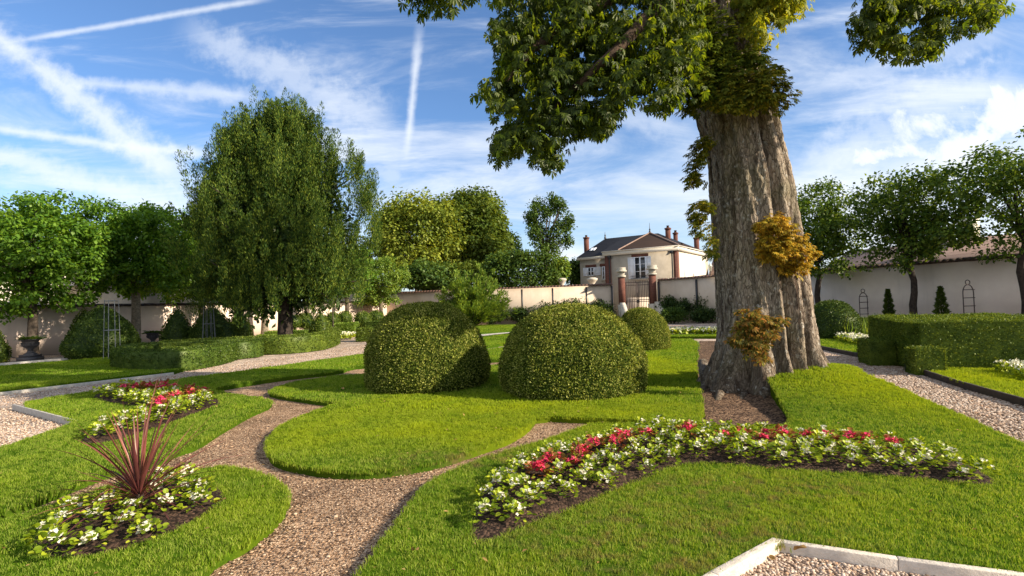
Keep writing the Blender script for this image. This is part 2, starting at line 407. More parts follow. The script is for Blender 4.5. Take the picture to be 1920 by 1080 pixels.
simple('wire', (.22, .23, .24), .5, .1, 30, metal=.4)
simple('urn_metal', (.055, .05, .052), .55, .2, 20, spec=.5)
simple('white_paint', (.74, .76, .80), .5, .04, 6)
simple('cornice_paint', (.66, .61, .52), .7, .06, 6)
simple('dark_glass', (.02, .024, .03), .08, .2, 2, spec=.8)
simple('curtain', (.45, .46, .50), .8, .1, 9)
simple('bark_grey', (.13, .10, .075), .95, .3, 9, bump=.9)
simple('bark_pale', (.28, .22, .15), .95, .35, 12, bump=.9, c2=(.12, .10, .07))
simple('limb', (.085, .052, .033), .95, .3, 9, bump=.9)
simple('bark_dark', (.055, .04, .03), .95, .3, 9, bump=.9)
simple('lead_roof', (.10, .105, .12), .6, .1, 3)
simple('lamp_glass', (.5, .52, .45), .2, .05, 3)
simple('dark_board', (.06, .045, .035), .9, .2, 9)
def brick(name, c1, c2, mortar, scale=1.0, bw=.22, bh=.065, horiz=True):
    m, N, b = mat(name, .9); tc = N.node('ShaderNodeTexCoord')
    g = N.node('ShaderNodeNewGeometry'); s = N.node('ShaderNodeSeparateXYZ'); N.l.new(g.outputs['Position'], s.inputs[0])
    h = N.m('ADD', s.outputs[0], N.m('MULTIPLY', s.outputs[1], 0.9))
    c = N.node('ShaderNodeCombineXYZ'); N.l.new(h, c.inputs[0]); N.l.new(s.outputs[2], c.inputs[1])
    t = N.node('ShaderNodeTexBrick'); N.l.new(c.outputs[0], t.inputs[0]); t.inputs['Scale'].default_value = scale
    t.inputs['Brick Width'].default_value = bw; t.inputs['Row Height'].default_value = bh; t.inputs['Mortar Size'].default_value = .008
    t.inputs['Color1'].default_value = (*c1, 1); t.inputs['Color2'].default_value = (*c2, 1); t.inputs['Mortar'].default_value = (*mortar, 1)
    n = N.noise(g.outputs['Position'], 3, 5); N.l.new(N.mix(N.smooth(n, .3, .7, 0, .4), t.outputs[0], c2), b.inputs['Base Color'])
    b.inputs['Specular IOR Level'].default_value = .12
    return m
brick('brick', (.17, .062, .042), (.11, .038, .028), (.15, .10, .08))
brick('slate', (.018, .019, .024), (.028, .029, .034), (.010, .011, .014), 1, .3, .14)
brick('roof_tile', (.036, .022, .015), (.060, .036, .024), (.05, .03, .022), 1, .17, .10)
brick('roof_tile_pale', (.34, .24, .19), (.27, .18, .145), (.16, .11, .09), 1, .25, .16)
def bark_mat():
    m, N, b = mat('chestnut_bark', .95); g = N.node('ShaderNodeNewGeometry'); p = g.outputs['Position']
    w = N.mix(.12, p, N.noise(p, 5, 3, .6, out=1), 'ADD')
    v = N.node('ShaderNodeTexVoronoi', feature='DISTANCE_TO_EDGE'); N.l.new(N.mapping(w, scale=(20, 20, 4.5)), v.inputs['Vector']); v.inputs['Scale'].default_value = 1
    v2 = N.node('ShaderNodeTexVoronoi'); N.l.new(N.mapping(w, scale=(20, 20, 4.5)), v2.inputs['Vector']); v2.inputs['Scale'].default_value = 1
    sc = N.node('ShaderNodeSeparateColor'); N.l.new(v2.outputs['Color'], sc.inputs[0])
    pl = N.smooth(v.outputs[0], .0, .10)
    fis = N.noise(N.mapping(w, scale=(9, 9, .8)), 1.0, 6, .65)
    fz = N.smooth(fis, .36, .50)
    nz = N.noise(p, 1.6, 5, .6); ns = N.noise(N.mapping(p, scale=(1, 1, .3)), 34, 5, .65)
    c = N.ramp(sc.outputs[0], [(0, (.33, .255, .19)), (.5, (.38, .30, .225)), (1, (.46, .38, .295))])
    c = N.mix(N.smooth(ns, .3, .7), N.mix(1, c, (.62, .60, .58), 'MULTIPLY'), c)
    c = N.mix(N.m('ADD', .35, N.m('MULTIPLY', pl, .65)), (.11, .08, .055), c)
    c = N.mix(fz, (.075, .05, .035), c)
    c = N.mix(N.smooth(nz, .48, .7, 0, .45), c, (.17, .155, .08))
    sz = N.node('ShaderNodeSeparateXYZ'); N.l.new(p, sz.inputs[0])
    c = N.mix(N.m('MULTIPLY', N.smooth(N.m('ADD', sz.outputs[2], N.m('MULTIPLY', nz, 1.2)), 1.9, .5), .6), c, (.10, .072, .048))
    c = N.mix(N.smooth(N.noise(p, 9, 4, .6), .60, .66, 0, .6), c, (.50, .47, .41))
    N.l.new(c, b.inputs['Base Color']); b.inputs['Specular IOR Level'].default_value = .2
    bp = N.node('ShaderNodeBump'); bp.inputs['Strength'].default_value = .9; bp.inputs['Distance'].default_value = .035
    N.l.new(N.m('ADD', N.m('ADD', N.m('MULTIPLY', pl, .6), fz), N.m('MULTIPLY', ns, .7)), bp.inputs['Height']); N.l.new(bp.outputs[0], b.inputs['Normal'])
bark_mat()

# ------------------------------------------------------------------ ground
GZ = -0.09                       # level of paths below the turf
def flat_h(x, y): return 0.0
TR = Vector((4.75, 10.25, 0))    # the great chestnut's foot
def mound(x, y):
    dx = x - 5.55; dy = y - 9.7
    return 0.36 * math.exp(-(dx * dx) / (2 * 1.35 ** 2) - (dy * dy) / (2 * 1.5 ** 2))
def soft_h(x, y): return 0.012 * mnoise.noise(Vector((x * .8, y * .8, 3)))
def toworld(pts, H=None, z0=0.0):
    out = []
    for q in pts:
        px, py = q[0], q[1]; z = q[2] if len(q) > 2 else z0
        p = Gp(px, py, z)
        if H and len(q) < 3:
            for _ in range(6): p = Gp(px, py, min(1.2, H(p.x, p.y)))
        out.append((p.x, p.y))
    return out
def chaikin(P, n=1, c=.22):
    for _ in range(n):
        Q = []
        for i in range(len(P)):
            a = np.array(P[i]); b = np.array(P[(i + 1) % len(P)]); Q += [tuple(a + (b - a) * c), tuple(b - (b - a) * c)]
        P = Q
    return P
def inside(P, x, y):
    P = np.array(P); r = np.zeros(len(x), bool); j = len(P) - 1
    for i in range(len(P)):
        xi, yi = P[i]; xj, yj = P[j]
        if yi != yj:
            c = ((yi > y) != (yj > y)) & (x < (xj - xi) * (y - yi) / (yj - yi) + xi); r ^= c
        j = i
    return r
def densify(P, step):
    Q = []
    for i in range(len(P)):
        a = np.array(P[i]); b = np.array(P[(i + 1) % len(P)]); n = max(1, int(np.linalg.norm(b - a) / step))
        for k in range(n): Q.append(tuple(a + (b - a) * k / n))
    return Q
def sheet(name, P, z, m, H=None, step=None, skirt=0.0, **tg):
    P = list(P)
    if step: P = densify(P, step)
    n = len(P); pts = [Vector(p) for p in P]
    if step:
        a = np.array(P); x0, y0 = a.min(0); x1, y1 = a.max(0)
        gx, gy = np.meshgrid(np.arange(x0, x1, step), np.arange(y0, y1, step)); gx = gx.ravel() + .013; gy = gy.ravel() + .017
        k = inside(P, gx, gy); pts += [Vector((x, y)) for x, y in zip(gx[k], gy[k])]
    vs, es, fs, *_ = delaunay_2d_cdt(pts, [(i, (i + 1) % n) for i in range(n)], [], 1, 1e-5)
    V = [(v.x, v.y, z + (H(v.x, v.y) if H else 0)) for v in vs]
    mb = MB(); 
    fl = []
    for f in fs:
        a, b, c = [vs[i] for i in f[:3]]
        fl.append(tuple(f) if (b - a).cross(c - a) > 0 else tuple(f)[::-1])
    mb.add(V, fl)
    if skirt:
        for i in range(n):
            a = P[i]; b = P[(i + 1) % n]
            za = z + (H(*a) if H else 0); zb = z + (H(*b) if H else 0)
            mb.add([(a[0], a[1], za), (b[0], b[1], zb), (b[0], b[1], GZ - .03), (a[0], a[1], GZ - .03)], [(0, 1, 2, 3)])
    o = mb.build(name, m); tag(o, **tg); return o
struct = dict(kind='structure')
gs = MB(); gs.add([(-400, -300, GZ - .03), (400, -300, GZ - .03), (400, 900, GZ - .03), (-400, 900, GZ - .03)], [(0, 1, 2, 3)])
tag(gs.build('ground', 'earth'), kind='structure')
# gravel court that runs from the left path behind the domes to the right path
tag(sheet('gravel_path', [(-26, 1), (40, 1), (40, 62), (-26, 62)], GZ - .022, 'gravel'), kind='structure')
sheet('soil_path', densify([(-7, -1), (4.6, -1), (4.7, 5.4), (5.7, 8.6), (5.9, 10.5), (5.9, 13), (5.6, 21), (-2.6, 20.8), (-6, 14.5), (-7.2, 11.6), (-5.7, 8.6), (-5.5, 5.4), (-7, 4)], .5), GZ, 'soil_path_mat',
      H=lambda x, y: 0.012 * mnoise.noise(Vector((x * 1.3, y * 1.3, 0))), step=.35, kind='structure')

A_ = [(500, 735), (530, 742), (575, 748), (619, 753), (640, 755), (596, 767), (556, 783), (520, 800), (503, 822), (499, 838), (508, 856), (530, 866), (556, 872), (611, 881), (667, 883),
      (728, 879), (778, 872), (833, 861), (903, 839), (958, 819), (990, 800), (1007, 779), (1120, 784), (1240, 789), (1317, 792), (1314, 745), (1307, 700), (1306, 665), (1308, 636), (1256, 635), (1245, 642),
      (1217, 652), (1203, 668), (1180, 676), (1000, 680), (930, 684), (705, 700), (640, 703), (560, 714), (520, 724)]
C_ = [(28, 757), (120, 741), (320, 712), (500, 689), (600, 675), (690, 662), (712, 670), (705, 684), (655, 688), (640, 696), (553, 705), (500, 712), (440, 721), (392, 729), (437, 739), (496, 747), (514, 755), (463, 776), (418, 802),
      (370, 832), (333, 843), (296, 862), (240, 872), (207, 880), (148, 902), (74, 932), (0, 958), (-260, 1035), (-300, 900), (0, 839), (48, 824), (122, 798), (146, 787)]
D_ = [(-260, 1075), (-100, 1004), (0, 976), (111, 943), (163, 924), (207, 910), (260, 896), (315, 887), (370, 878), (433, 873), (481, 884), (519, 899), (540, 922), (536, 947), (511, 976), (463, 1013), (407, 1039),
      (378, 1069), (350, 1110), (300, 1200), (-300, 1350)]
E_ = [(620, 1180), (670, 1085), (700, 1040), (760, 960), (795, 908), (860, 876), (930, 850), (1029, 822), (1093, 799), (1113, 792), (1226, 794), (1321, 798), (1400, 799), (1484, 797), (1481, 776), (1458, 742), (1437, 700),
      (1450, 686), (1500, 682), (1548, 677), (1610, 697), (1677, 721), (1800, 776), (1920, 832), (2200, 960), (2300, 1130), (1920, 1073), (1680, 1042), (1449, 1008), (1330, 1072), (1180, 1160), (1100, 1230), (700, 1230)]
LW = {}
def lawn(key, pts, H=None, ch=1, step=.4, z=0):
    P = toworld(pts, H); P = chaikin(P, ch) if ch else P
    LW[key] = (P, H or flat_h)
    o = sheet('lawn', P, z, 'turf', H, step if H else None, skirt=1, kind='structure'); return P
WA = lawn('A', A_); WC = lawn('C', C_, ch=1); WD = lawn('D', D_, ch=2)
WE = lawn('E', E_, H=mound, ch=1, step=.3)
lawn('B1', [(712, 665), (911, 656), (960, 648), (1170, 640), (1212, 650), (1195, 664), (930, 674), (720, 684)], ch=0)
lawn('K', [(720, 652), (903, 631), (958, 625), (1160, 612), (1240, 616), (1215, 638), (944, 644), (908, 650), (720, 658)], ch=0)
lawn('J', [(740, 620), (890, 609.5), (1130, 606), (1160, 609), (961, 620), (897, 625), (740, 640)], ch=0)
lawn('L', [(1240, 627), (1346, 625.5), (1356, 630.5), (1240, 631)], ch=0)
lawn('F', [(1529, 632), (1572, 629), (1620, 640), (1700, 655), (1688, 662), (1650, 667), (1600, 660), (1529, 646)], ch=0)
lawn('G', [(1700, 684), (1760, 683), (1930, 687), (2300, 700), (2300, 880), (1920, 748), (1800, 716)], ch=0)
lawn('H', [(-400, 772), (0, 732), (326, 695), (345, 690), (330, 680), (205, 672), (200, 670), (0, 686), (-400, 716)], ch=0)
sheet('pale_path', toworld([(720, 660), (897, 627), (961, 620.5), (1180, 606), (1180, 611), (958, 624.5), (903, 630.5), (720, 668)], z0=GZ), GZ + .02, 'pale_gravel', kind='structure')
# planting beds
bedE = chaikin(toworld([(880, 1022), (889, 960), (908, 912), (940, 886), (985, 866), (1029, 852), (1085, 841), (1141, 824), (1183, 806), (1237, 800), (1310, 812), (1397, 817), (1526, 823), (1623, 833), (1752, 845), (1816, 868), (1881, 912),
       (1784, 905), (1623, 890), (1455, 881), (1338, 868), (1268, 873), (1211, 898), (1141, 924), (1085, 952), (1000, 980), (922, 1016)], mound), 1)
bedD = chaikin(toworld([(58, 1035), (70, 995), (120, 965), (200, 940), (300, 912), (370, 903), (412, 915), (424, 937), (390, 965), (333, 995), (222, 1037), (120, 1050)]), 2)
bedC = chaikin(toworld([(168, 745), (200, 733), (237, 727), (296, 734), (370, 741), (426, 752), (352, 781), (278, 806), (205, 830), (148, 832), (160, 818), (200, 803), (241, 787), (276, 776), (262, 763), (207, 755)]), 1)
def in_bedH(P, amp):
    A = np.array(P); B = np.roll(A, -1, 0)
    def h(x, y):
        p = np.array([x, y]); t = np.clip(((p - A) * (B - A)).sum(1) / np.maximum(((B - A) ** 2).sum(1), 1e-9), 0, 1)
        d = np.sqrt((((A + (B - A) * t[:, None]) - p) ** 2).sum(1)).min()
        return amp * min(1, d / .18) + .01 * mnoise.noise(Vector((x * 9, y * 9, 0))) * min(1, d / .1) + mound_if(x, y)
    return h
mound_if = lambda x, y: 0
hD = in_bedH(bedD, .05); hC = in_bedH(bedC, .04)
mound_if = lambda x, y: mound(x, y)
hE0 = in_bedH(bedE, .05)
def hE(x, y): return hE0(x, y)
mound_if = lambda x, y: 0
_m = lambda x, y: 0
sheet('flower_bed_soil', bedD, .006, 'bed_soil', hD, .09, kind='structure')
sheet('flower_bed_soil', bedC, .006, 'bed_soil', hC, .25, kind='structure')
def hE(x, y):
    return hD_like(x, y) + mound(x, y)
hD_like = in_bedH(bedE, .05)
sheet('flower_bed_soil', bedE, .006, 'bed_soil', hE, .12, kind='structure')
ground_like('mulch', [(.030, .017, .011), (.11, .062, .036), (.24, .15, .09)], 38, 1.0)
pit = toworld([(1312, 640), (1345, 640), (1345, 690), (1500, 700), (1490, 797), (1400, 800), (1325, 798), (1316, 745), (1306, 690)], z0=GZ)
def pit_h(x, y): return .035 * math.exp(-((x - 4.4) ** 2 + (y - 9.2) ** 2) / 1.6) + .018 * mnoise.noise(Vector((x * 5, y * 5, 2)))
sheet('mulch', pit, GZ + .016, 'mulch', pit_h, .12, kind='structure')
LABELS = {}

# ------------------------------------------------------------------ grass (instanced tufts)
def tuft(name, nb, rad, hgt, wid):
    V = []; Fq = []; T3 = []
    for i in range(nb):
        a = random.random() * 6.283; r = rad * math.sqrt(random.random()); b = random.random() * 6.283
        x, y = r * math.cos(a), r * math.sin(a); h = hgt * random.uniform(.55, 1.15); w = wid * random.uniform(.7, 1.2)
        la = random.random() * 6.283; ln = h * random.uniform(.1, .75)
        dx, dy = math.cos(b) * w / 2, math.sin(b) * w / 2; ex, ey = math.cos(la) * ln, math.sin(la) * ln
        n = len(V)
        V += [(x - dx, y - dy, -.012), (x + dx, y + dy, -.012), (x + dx * .8 + ex * .4, y + dy * .8 + ey * .4, h * .6), (x - dx * .8 + ex * .4, y - dy * .8 + ey * .4, h * .6), (x + ex, y + ey, h)]
        Fq.append((n, n + 1, n + 2, n + 3)); T3.append((n + 3, n + 2, n + 4))
    o = mesh_np(name, V, [np.array(Fq), np.array(T3)], 'blade')
    COL.objects.unlink(o); return o
def scatter(name, pts, scales, protos, **tg):
    me = bpy.data.meshes.new(name); me.vertices.add(len(pts)); me.vertices.foreach_set('co', np.asarray(pts, np.float32).ravel())
    at = me.attributes.new('sc', 'FLOAT', 'POINT'); at.data.foreach_set('value', np.asarray(scales, np.float32))
    o = bpy.data.objects.new(name, me); COL.objects.link(o); tag(o, **tg)
    ng = bpy.data.node_groups.new(name + '_nodes', 'GeometryNodeTree')
    ng.interface.new_socket('Geometry', in_out='INPUT', socket_type='NodeSocketGeometry'); ng.interface.new_socket('Geometry', in_out='OUTPUT', socket_type='NodeSocketGeometry')
    n = ng.nodes; L = ng.links; gi = n.new('NodeGroupInput'); go = n.new('NodeGroupOutput')
    mp = n.new('GeometryNodeMeshToPoints'); L.new(gi.outputs[0], mp.inputs[0])
    join = n.new('GeometryNodeJoinGeometry')
    iop = n.new('GeometryNodeInstanceOnPoints'); L.new(mp.outputs[0], iop.inputs['Points'])
    for pr in protos:
        oi = n.new('GeometryNodeObjectInfo'); oi.inputs[0].default_value = pr; oi.inputs['As Instance'].default_value = True; L.new(oi.outputs['Geometry'], join.inputs[0])
    L.new(join.outputs[0], iop.inputs['Instance']); iop.inputs['Pick Instance'].default_value = True
    rv = n.new('FunctionNodeRandomValue'); rv.data_type = 'FLOAT_VECTOR'; rv.inputs[0].default_value = (-.15, -.15, 0); rv.inputs[1].default_value = (.15, .15, 6.283)
    L.new(rv.outputs[0], iop.inputs['Rotation'])
    na = n.new('GeometryNodeInputNamedAttribute'); na.data_type = 'FLOAT'; na.inputs[0].default_value = 'sc'
    L.new(na.outputs[0], iop.inputs['Scale']); L.new(iop.outputs[0], go.inputs[0])
    md = o.modifiers.new('scatter', 'NODES'); md.node_group = ng
    return o
def grass():
    near, mid, far = [], [], []
    beds = [bedD, bedC, bedE]
    for key, (P, H) in LW.items():
        A = np.array(P); x0, y0 = A.min(0) - .0; x1, y1 = A.max(0)
        x0 = max(x0, -30); x1 = min(x1, 30); y1 = min(y1, 50); y0 = max(y0, 2.2)
        for (ya, yb, dens, lst) in ((2.2, 5.2, 900, near), (5.2, 8.5, 560, near), (8.5, 14, 260, mid), (14, 24, 110, far), (24, 50, 30, far)):
            a, b = max(y0, ya), min(y1, yb)
            if b <= a: continue
            n = int((x1 - x0) * (b - a) * dens); 
            if n < 1: continue
            x = rng.uniform(x0, x1, n); y = rng.uniform(a, b, n)
            u = 960 + F * x / y; k = (u > -330) & (u < 2250); x, y = x[k], y[k]
            k = inside(P, x, y)
            for bd in beds: k &= ~inside(bd, x, y)
            x, y = x[k], y[k]
            z = np.array([H(p, q) for p, q in zip(x, y)]) if H is not flat_h else np.zeros(len(x))
            lst.append(np.stack([x, y, z], 1))
    near = np.concatenate(near); mid = np.concatenate(mid); far = np.concatenate(far)
    t1 = [tuft('grass_tuft', 14, .036, .027, .0042) for _ in range(4)]
    t2 = [tuft('grass_tuft', 14, .055, .032, .0075) for _ in range(3)]
    t3 = [tuft('grass_tuft', 12, .12, .036, .017) for _ in range(3)]
    def sc(P, a, b):
        nz = np.array([mnoise.noise(Vector((p[0] * 2.2, p[1] * 2.2, 0))) for p in P]); return rng.uniform(a, b, len(P)) * (1 + .35 * nz)
    scatter('grass', near, sc(near, .7, 1.15), t1, kind='stuff', label='short mown green grass of the lawns nearest the front', cat='grass')
    scatter('grass', mid, sc(mid, .75, 1.2), t2, kind='stuff', label='mown green grass of the lawn around the two big box domes', cat='grass')
    scatter('grass', far, rng.uniform(.7, 1.1, len(far)), t3, kind='stuff', label='mown green grass of the far lawns before the walls', cat='grass')
    # ragged fringe along the cut turf edges
    fr = []
    for key in 'ACDE':
        P, H = LW[key]; Q = densify(P, .012)
        for q in Q:
            if 2.5 < q[1] < 11 and abs(q[0] / q[1]) < 1.15 and random.random() < .75:
                if q[1] > 6 and random.random() < .4: continue
                fr.append((q[0] + random.gauss(0, .012), q[1] + random.gauss(0, .012), H(*q) - random.uniform(0, .03)))
    for bd in (bedD, bedE):
        for q in densify(bd, .02):
            fr.append((q[0] + random.gauss(0, .015), q[1] + random.gauss(0, .015), mound(*q)))
    fr = np.array(fr)
    scatter('grass_fringe', fr, rng.uniform(.7, 1.25, len(fr)), t1, kind='stuff', label='longer ragged grass hanging over the cut lawn edges', cat='grass')
grass()

# loose stones and bark chips
def stone_proto(name, m, flat=.6, sub=1):
    bm = bmesh.new(); bmesh.ops.create_icosphere(bm, subdivisions=sub, radius=1)
    s = random.random() * 50
    for v in bm.verts:
        v.co *= 1 + .25 * mnoise.noise(v.co * 1.3 + Vector((s, 0, 0))); v.co.z *= flat; v.co.x *= random.uniform(.95, 1.05) * 1.2
    me = bpy.data.meshes.new(name); bm.to_mesh(me); bm.free()
    for p in me.polygons: p.use_smooth = True
    me.materials.append(MATS[m]); return bpy.data.objects.new(name, me)
def chip_mat(name, stops):
    m, N, b = mat(name, .8); oi = N.node('ShaderNodeObjectInfo'); g = N.node('ShaderNodeNewGeometry')
    w = N.node('ShaderNodeTexWhiteNoise'); w.noise_dimensions = '3D'
    vs = N.node('ShaderNodeVectorMath', operation='SNAP'); N.l.new(g.outputs['Position'], vs.inputs[0]); vs.inputs[1].default_value = (.03, .03, .5)
    c = N.ramp(oi.outputs['Random'], stops)
    N.l.new(N.mix(N.smooth(N.noise(g.outputs['Position'], 40, 4), .3, .7, 0, .4), c, (.3, .2, .14)), b.inputs['Base Color']); b.inputs['Specular IOR Level'].default_value = .25
chip_mat('pebble', [(0, (.15, .095, .065)), (.3, (.34, .24, .17)), (.6, (.50, .39, .30)), (.85, (.64, .55, .46)), (1, (.5, .28, .15))])
chip_mat('chip', [(0, (.035, .02, .014)), (.4, (.11, .065, .04)), (.75, (.42, .27, .16)), (1, (.60, .46, .32))])
pebbles = [stone_proto('pebble', 'pebble') for _ in range(5)]
chips = [stone_proto('chip', 'chip', .35) for _ in range(4)]
k0 = Gp(1445, 1020); 
curb_a = [Gp(1449, 1010), Gp(1330, 1074), Gp(1180, 1162)]
# gravel square inside the near kerb
ic = toworld([(1446, 1030), (1366, 1080), (1250, 1160), (1250, 1500), (2400, 1500), (2400, 1180), (1920, 1103)], z0=GZ)
sheet('gravel_square', ic, GZ + .012, 'gravel', kind='structure')
A = np.array(ic); n = 60000
x = rng.uniform(A[:, 0].min(), A[:, 0].max(), n); y = rng.uniform(2.4, A[:, 1].max(), n); k = inside(ic, x, y); x, y = x[k], y[k]; u = 960 + F * x / y; k = (u < 2300); x, y = x[k], y[k]
n = min(len(x), 16000); x, y = x[:n], y[:n]
scatter('pebbles', np.stack([x, y, np.full(n, GZ + .016) + rng.random(n) * .012], 1), rng.uniform(.006, .014, n), pebbles, kind='stuff', label='pale brown round pebbles inside the stone kerb', cat='gravel')
# chips over the soil paths
n = 150000
x = rng.uniform(-6, 6.5, n); y = 2.6 + (14 - 2.6) * rng.random(n) ** 1.7; u = 960 + F * x / y; k = (u > -250) & (u < 2200)
for key in 'ACDE': k &= ~inside(LW[key][0], x, y)
k &= ~inside(ic, x, y)
x, y = x[k], y[k]; n = len(x); nz = np.array([mnoise.noise(Vector((a * 1.4, b * 1.4, 5))) for a, b in zip(x, y)]); k = rng.random(n) < .62 + nz * .8; x, y = x[k], y[k]; n = len(x)
scatter('bark_chips', np.stack([x, y, np.full(n, GZ + .006) + .012 * 0], 1), rng.uniform(.004, .011, n) * (1 + .7 * (rng.random(n) > .96)), chips, kind='stuff', label='small brown chips and grit loose on the soil paths', cat='chips')
# coarse gravel of the right hand path
pr = toworld([(1548, 679), (1677, 722), (1920, 834), (2200, 960), (2200, 850), (1920, 750), (1700, 686), (1640, 668), (1530, 650)], z0=GZ)
A = np.array(pr); n = 90000; x = rng.uniform(5, 11.5, n); y = rng.uniform(4, 17, n); k = inside(pr, x, y); x, y = x[k], y[k]; n = len(x)
scatter('path_stones', np.stack([x, y, np.full(n, GZ - .012)], 1), rng.uniform(.010, .026, n), pebbles, kind='stuff', label='coarse gravel stones of the path right of the chestnut', cat='gravel')
pl = toworld([(-200, 790), (28, 760), (146, 790), (48, 827), (0, 842), (-300, 905)], z0=GZ) ; pl2 = toworld([(-300, 800), (28, 757), (320, 714), (690, 664), (690, 645), (437, 682), (0, 734), (-300, 765)], z0=GZ)
P2 = []
for poly, dn in ((pl, 420), (pl2, 170)):
    A = np.array(poly); a0 = A.min(0); a1 = A.max(0); n = int((a1 - a0).prod() * dn); x = rng.uniform(a0[0], a1[0], n); y = rng.uniform(a0[1], a1[1], n); k = inside(poly, x, y); P2.append(np.stack([x[k], y[k], np.full(k.sum(), GZ - .012)], 1))
P2 = np.concatenate(P2); scatter('path_stones', P2, rng.uniform(.008, .018, len(P2)), pebbles, kind='stuff', label='brown gravel stones of the path left of the lawns', cat='gravel')

# ------------------------------------------------------------------ kerbs and edging
def kerb(name, pts, w, z0, z1, m, label, side=1, group=None):
    mb = MB(); P = [Vector((p[0], p[1], 0)) for p in pts]
    off = []
    for i in range(len(P)):
        d1 = (P[i] - P[i - 1]).normalized() if i > 0 else (P[1] - P[0]).normalized()
        d2 = (P[i + 1] - P[i]).normalized() if i < len(P) - 1 else d1
        n1 = Vector((-d1.y, d1.x, 0)); n2 = Vector((-d2.y, d2.x, 0)); b = (n1 + n2).normalized(); off.append(P[i] + b * side * w / max(.3, b.dot(n1)))
    for i in range(len(P) - 1):
        a, b, c, d = P[i], P[i + 1], off[i + 1], off[i]
        e = (b - a).normalized() * (.002 if i else 0)
        mb.hexa([(q.x, q.y, z) for z in (z0, z1) for q in (a + e, b, c, d + e)])
    o = mb.build(name, m); b_ = o.modifiers.new('b', 'BEVEL'); b_.width = .006; b_.segments = 2
    return tag(o, label, 'kerb', group)
kc = toworld([(1180, 1164), (1330, 1074), (1449, 1010)])
kerb('kerb', kc, .062, -.16, .012, 'kerb_stone', 'pale stone kerb at the front running down left from its corner', -1)
kc2 = toworld([(1449, 1010), (1680, 1044), (1920, 1075), (2300, 1133)]); d = Vector((kc2[1][0] - kc2[0][0], kc2[1][1] - kc2[0][1])).normalized()
kc2[0] = (kc2[0][0] + d.x * .004, kc2[0][1] + d.y * .004)
kerb('kerb', kc2, .055, -.16, .008, 'kerb_stone', 'long pale stone kerb at the front running right from its corner', -1)
kerb('kerb', toworld([(27, 758), (147, 788)]), .035, -.15, .004, 'pale_kerb', 'grey kerb closing the left lawn end beside the gravel', -1)
kerb('kerb', toworld([(-300, 764), (0, 733), (326, 696)]), .05, -.15, -.035, 'pale_kerb', 'thin grey kerb between left gravel path and shaded far lawn', 1)
kerb('kerb', toworld([(-300, 707), (0, 683), (200, 667)]), .22, -.15, .03, 'pale_kerb', 'pale raised kerb before the left wall behind the shaded lawn', 1)
kerb('edging_board', toworld([(1696, 684), (1800, 717), (1920, 750), (2200, 850)]), .05, -.15, .02, 'dark_board', 'dark edging board along the lawn right of the gravel path', 1)
kerb('edging_board', toworld([(1529, 648), (1600, 662), (1650, 669)]), .05, -.15, .02, 'dark_board', 'dark edging board of the small lawn behind the chestnut', 1)

# ------------------------------------------------------------------ domes, cones, balls
def dome_profile(r, h, p=2.3, zb=GZ):
    pr = [(r * .93, zb), (r, zb + h * .16)]
    for i in range(1, 15):
        a = i / 14 * math.pi / 2
        pr.append((r * math.cos(a) ** (2 / p) if i < 14 else .001, zb + h * .16 + h * .84 * math.sin(a) ** (2 / p)))
    return pr
def dome(name, cx, cy, r, h, label, m='box_leaf', dens=3300, L=.034, W=.022, p=2.3, cat='topiary', group='clipped box domes', wob=.06, prof=None):
    e = empty(name, (cx, cy, 0), label, cat, group)
    V, T = revolve(prof or dome_profile(r, h, p), 56, wob, cx * 3)
    V2 = np.array([(v[0] * (1 + .09 * mnoise.noise(Vector((v[0] + cx, v[1] + cy, v[2])) * 1.5)), v[1] * (1 + .09 * mnoise.noise(Vector((v[0] + cx, v[1] + cy, v[2])) * 1.5)), v[2]) for v in V])
    clipped('foliage', V2, T, m, e, dens, L, W)
    mb = MB(); mb.tube([(0, 0, GZ - .03), (0, 0, h * .6)], [.05, .03], 6); mb.build('stem', 'bark_dark', e)
    return e
dome('box_dome', -1.86, 11.35, 1.27, 1.80, 'large clipped box dome left of the other big dome', p=2.35)
dome('box_dome', 1.10, 10.25, 1.38, 1.67, 'largest clipped box dome, nearest the chestnut trunk', p=2.25)
d3 = Gp(1207, 656); dome('box_dome', XY(1205, 18.2), 18.2, .88, 1.46, 'smaller clipped box dome on the lawn in front of the iron gate', p=2.3)
dome('box_dome', XY(1562, 20.5), 20.5, .93, 1.48, 'clipped box dome right of the chestnut before the white wall', 'box_leaf_dark', 900, .055, .035, p=2.3)
def cone_prof(r, h):
    return [(r * .8, GZ), (r, h * .16), (r * .98, h * .28), (r * .86, h * .45), (r * .66, h * .63), (r * .42, h * .8), (r * .2, h * .93), (.08, h * .985), (.001, h)]
def cone(px, Y, top, w, label, m='hedge_leaf', dens=420):
    h = zat(px, top, Y); r = w / F * Y / 2
    dome('cone_topiary', XY(px, Y), Y, r, h, label, m, dens, .075, .05, group='clipped yew cones', wob=.04, prof=cone_prof(r, h))
cone(-2, 21.6, 622, 30, 'clipped cone cut off by the left edge of the view')
cone(158, 24.8, 580, 56, 'slim clipped cone half hidden behind the widest cone', 'box_leaf_dark')
cone(193, 22.3, 573, 118, 'widest dark clipped cone behind the left wire obelisk', 'box_leaf_dark')  # shade over the dark cones is put into a darker leaf colour
cone(333, 26.5, 579, 54, 'dark clipped cone between the second urn and the second obelisk', 'box_leaf_dark')
cone(399, 26.8, 577, 80, 'broad dark clipped cone behind the second wire obelisk', 'box_leaf_dark')
cone(449, 28.3, 579, 46, 'sunlit bright green cone against the pale left wall', 'hedge_leaf')
cone(602, 29.0, 584, 42, 'small green clipped cone right of the yew trunk', 'hedge_leaf')
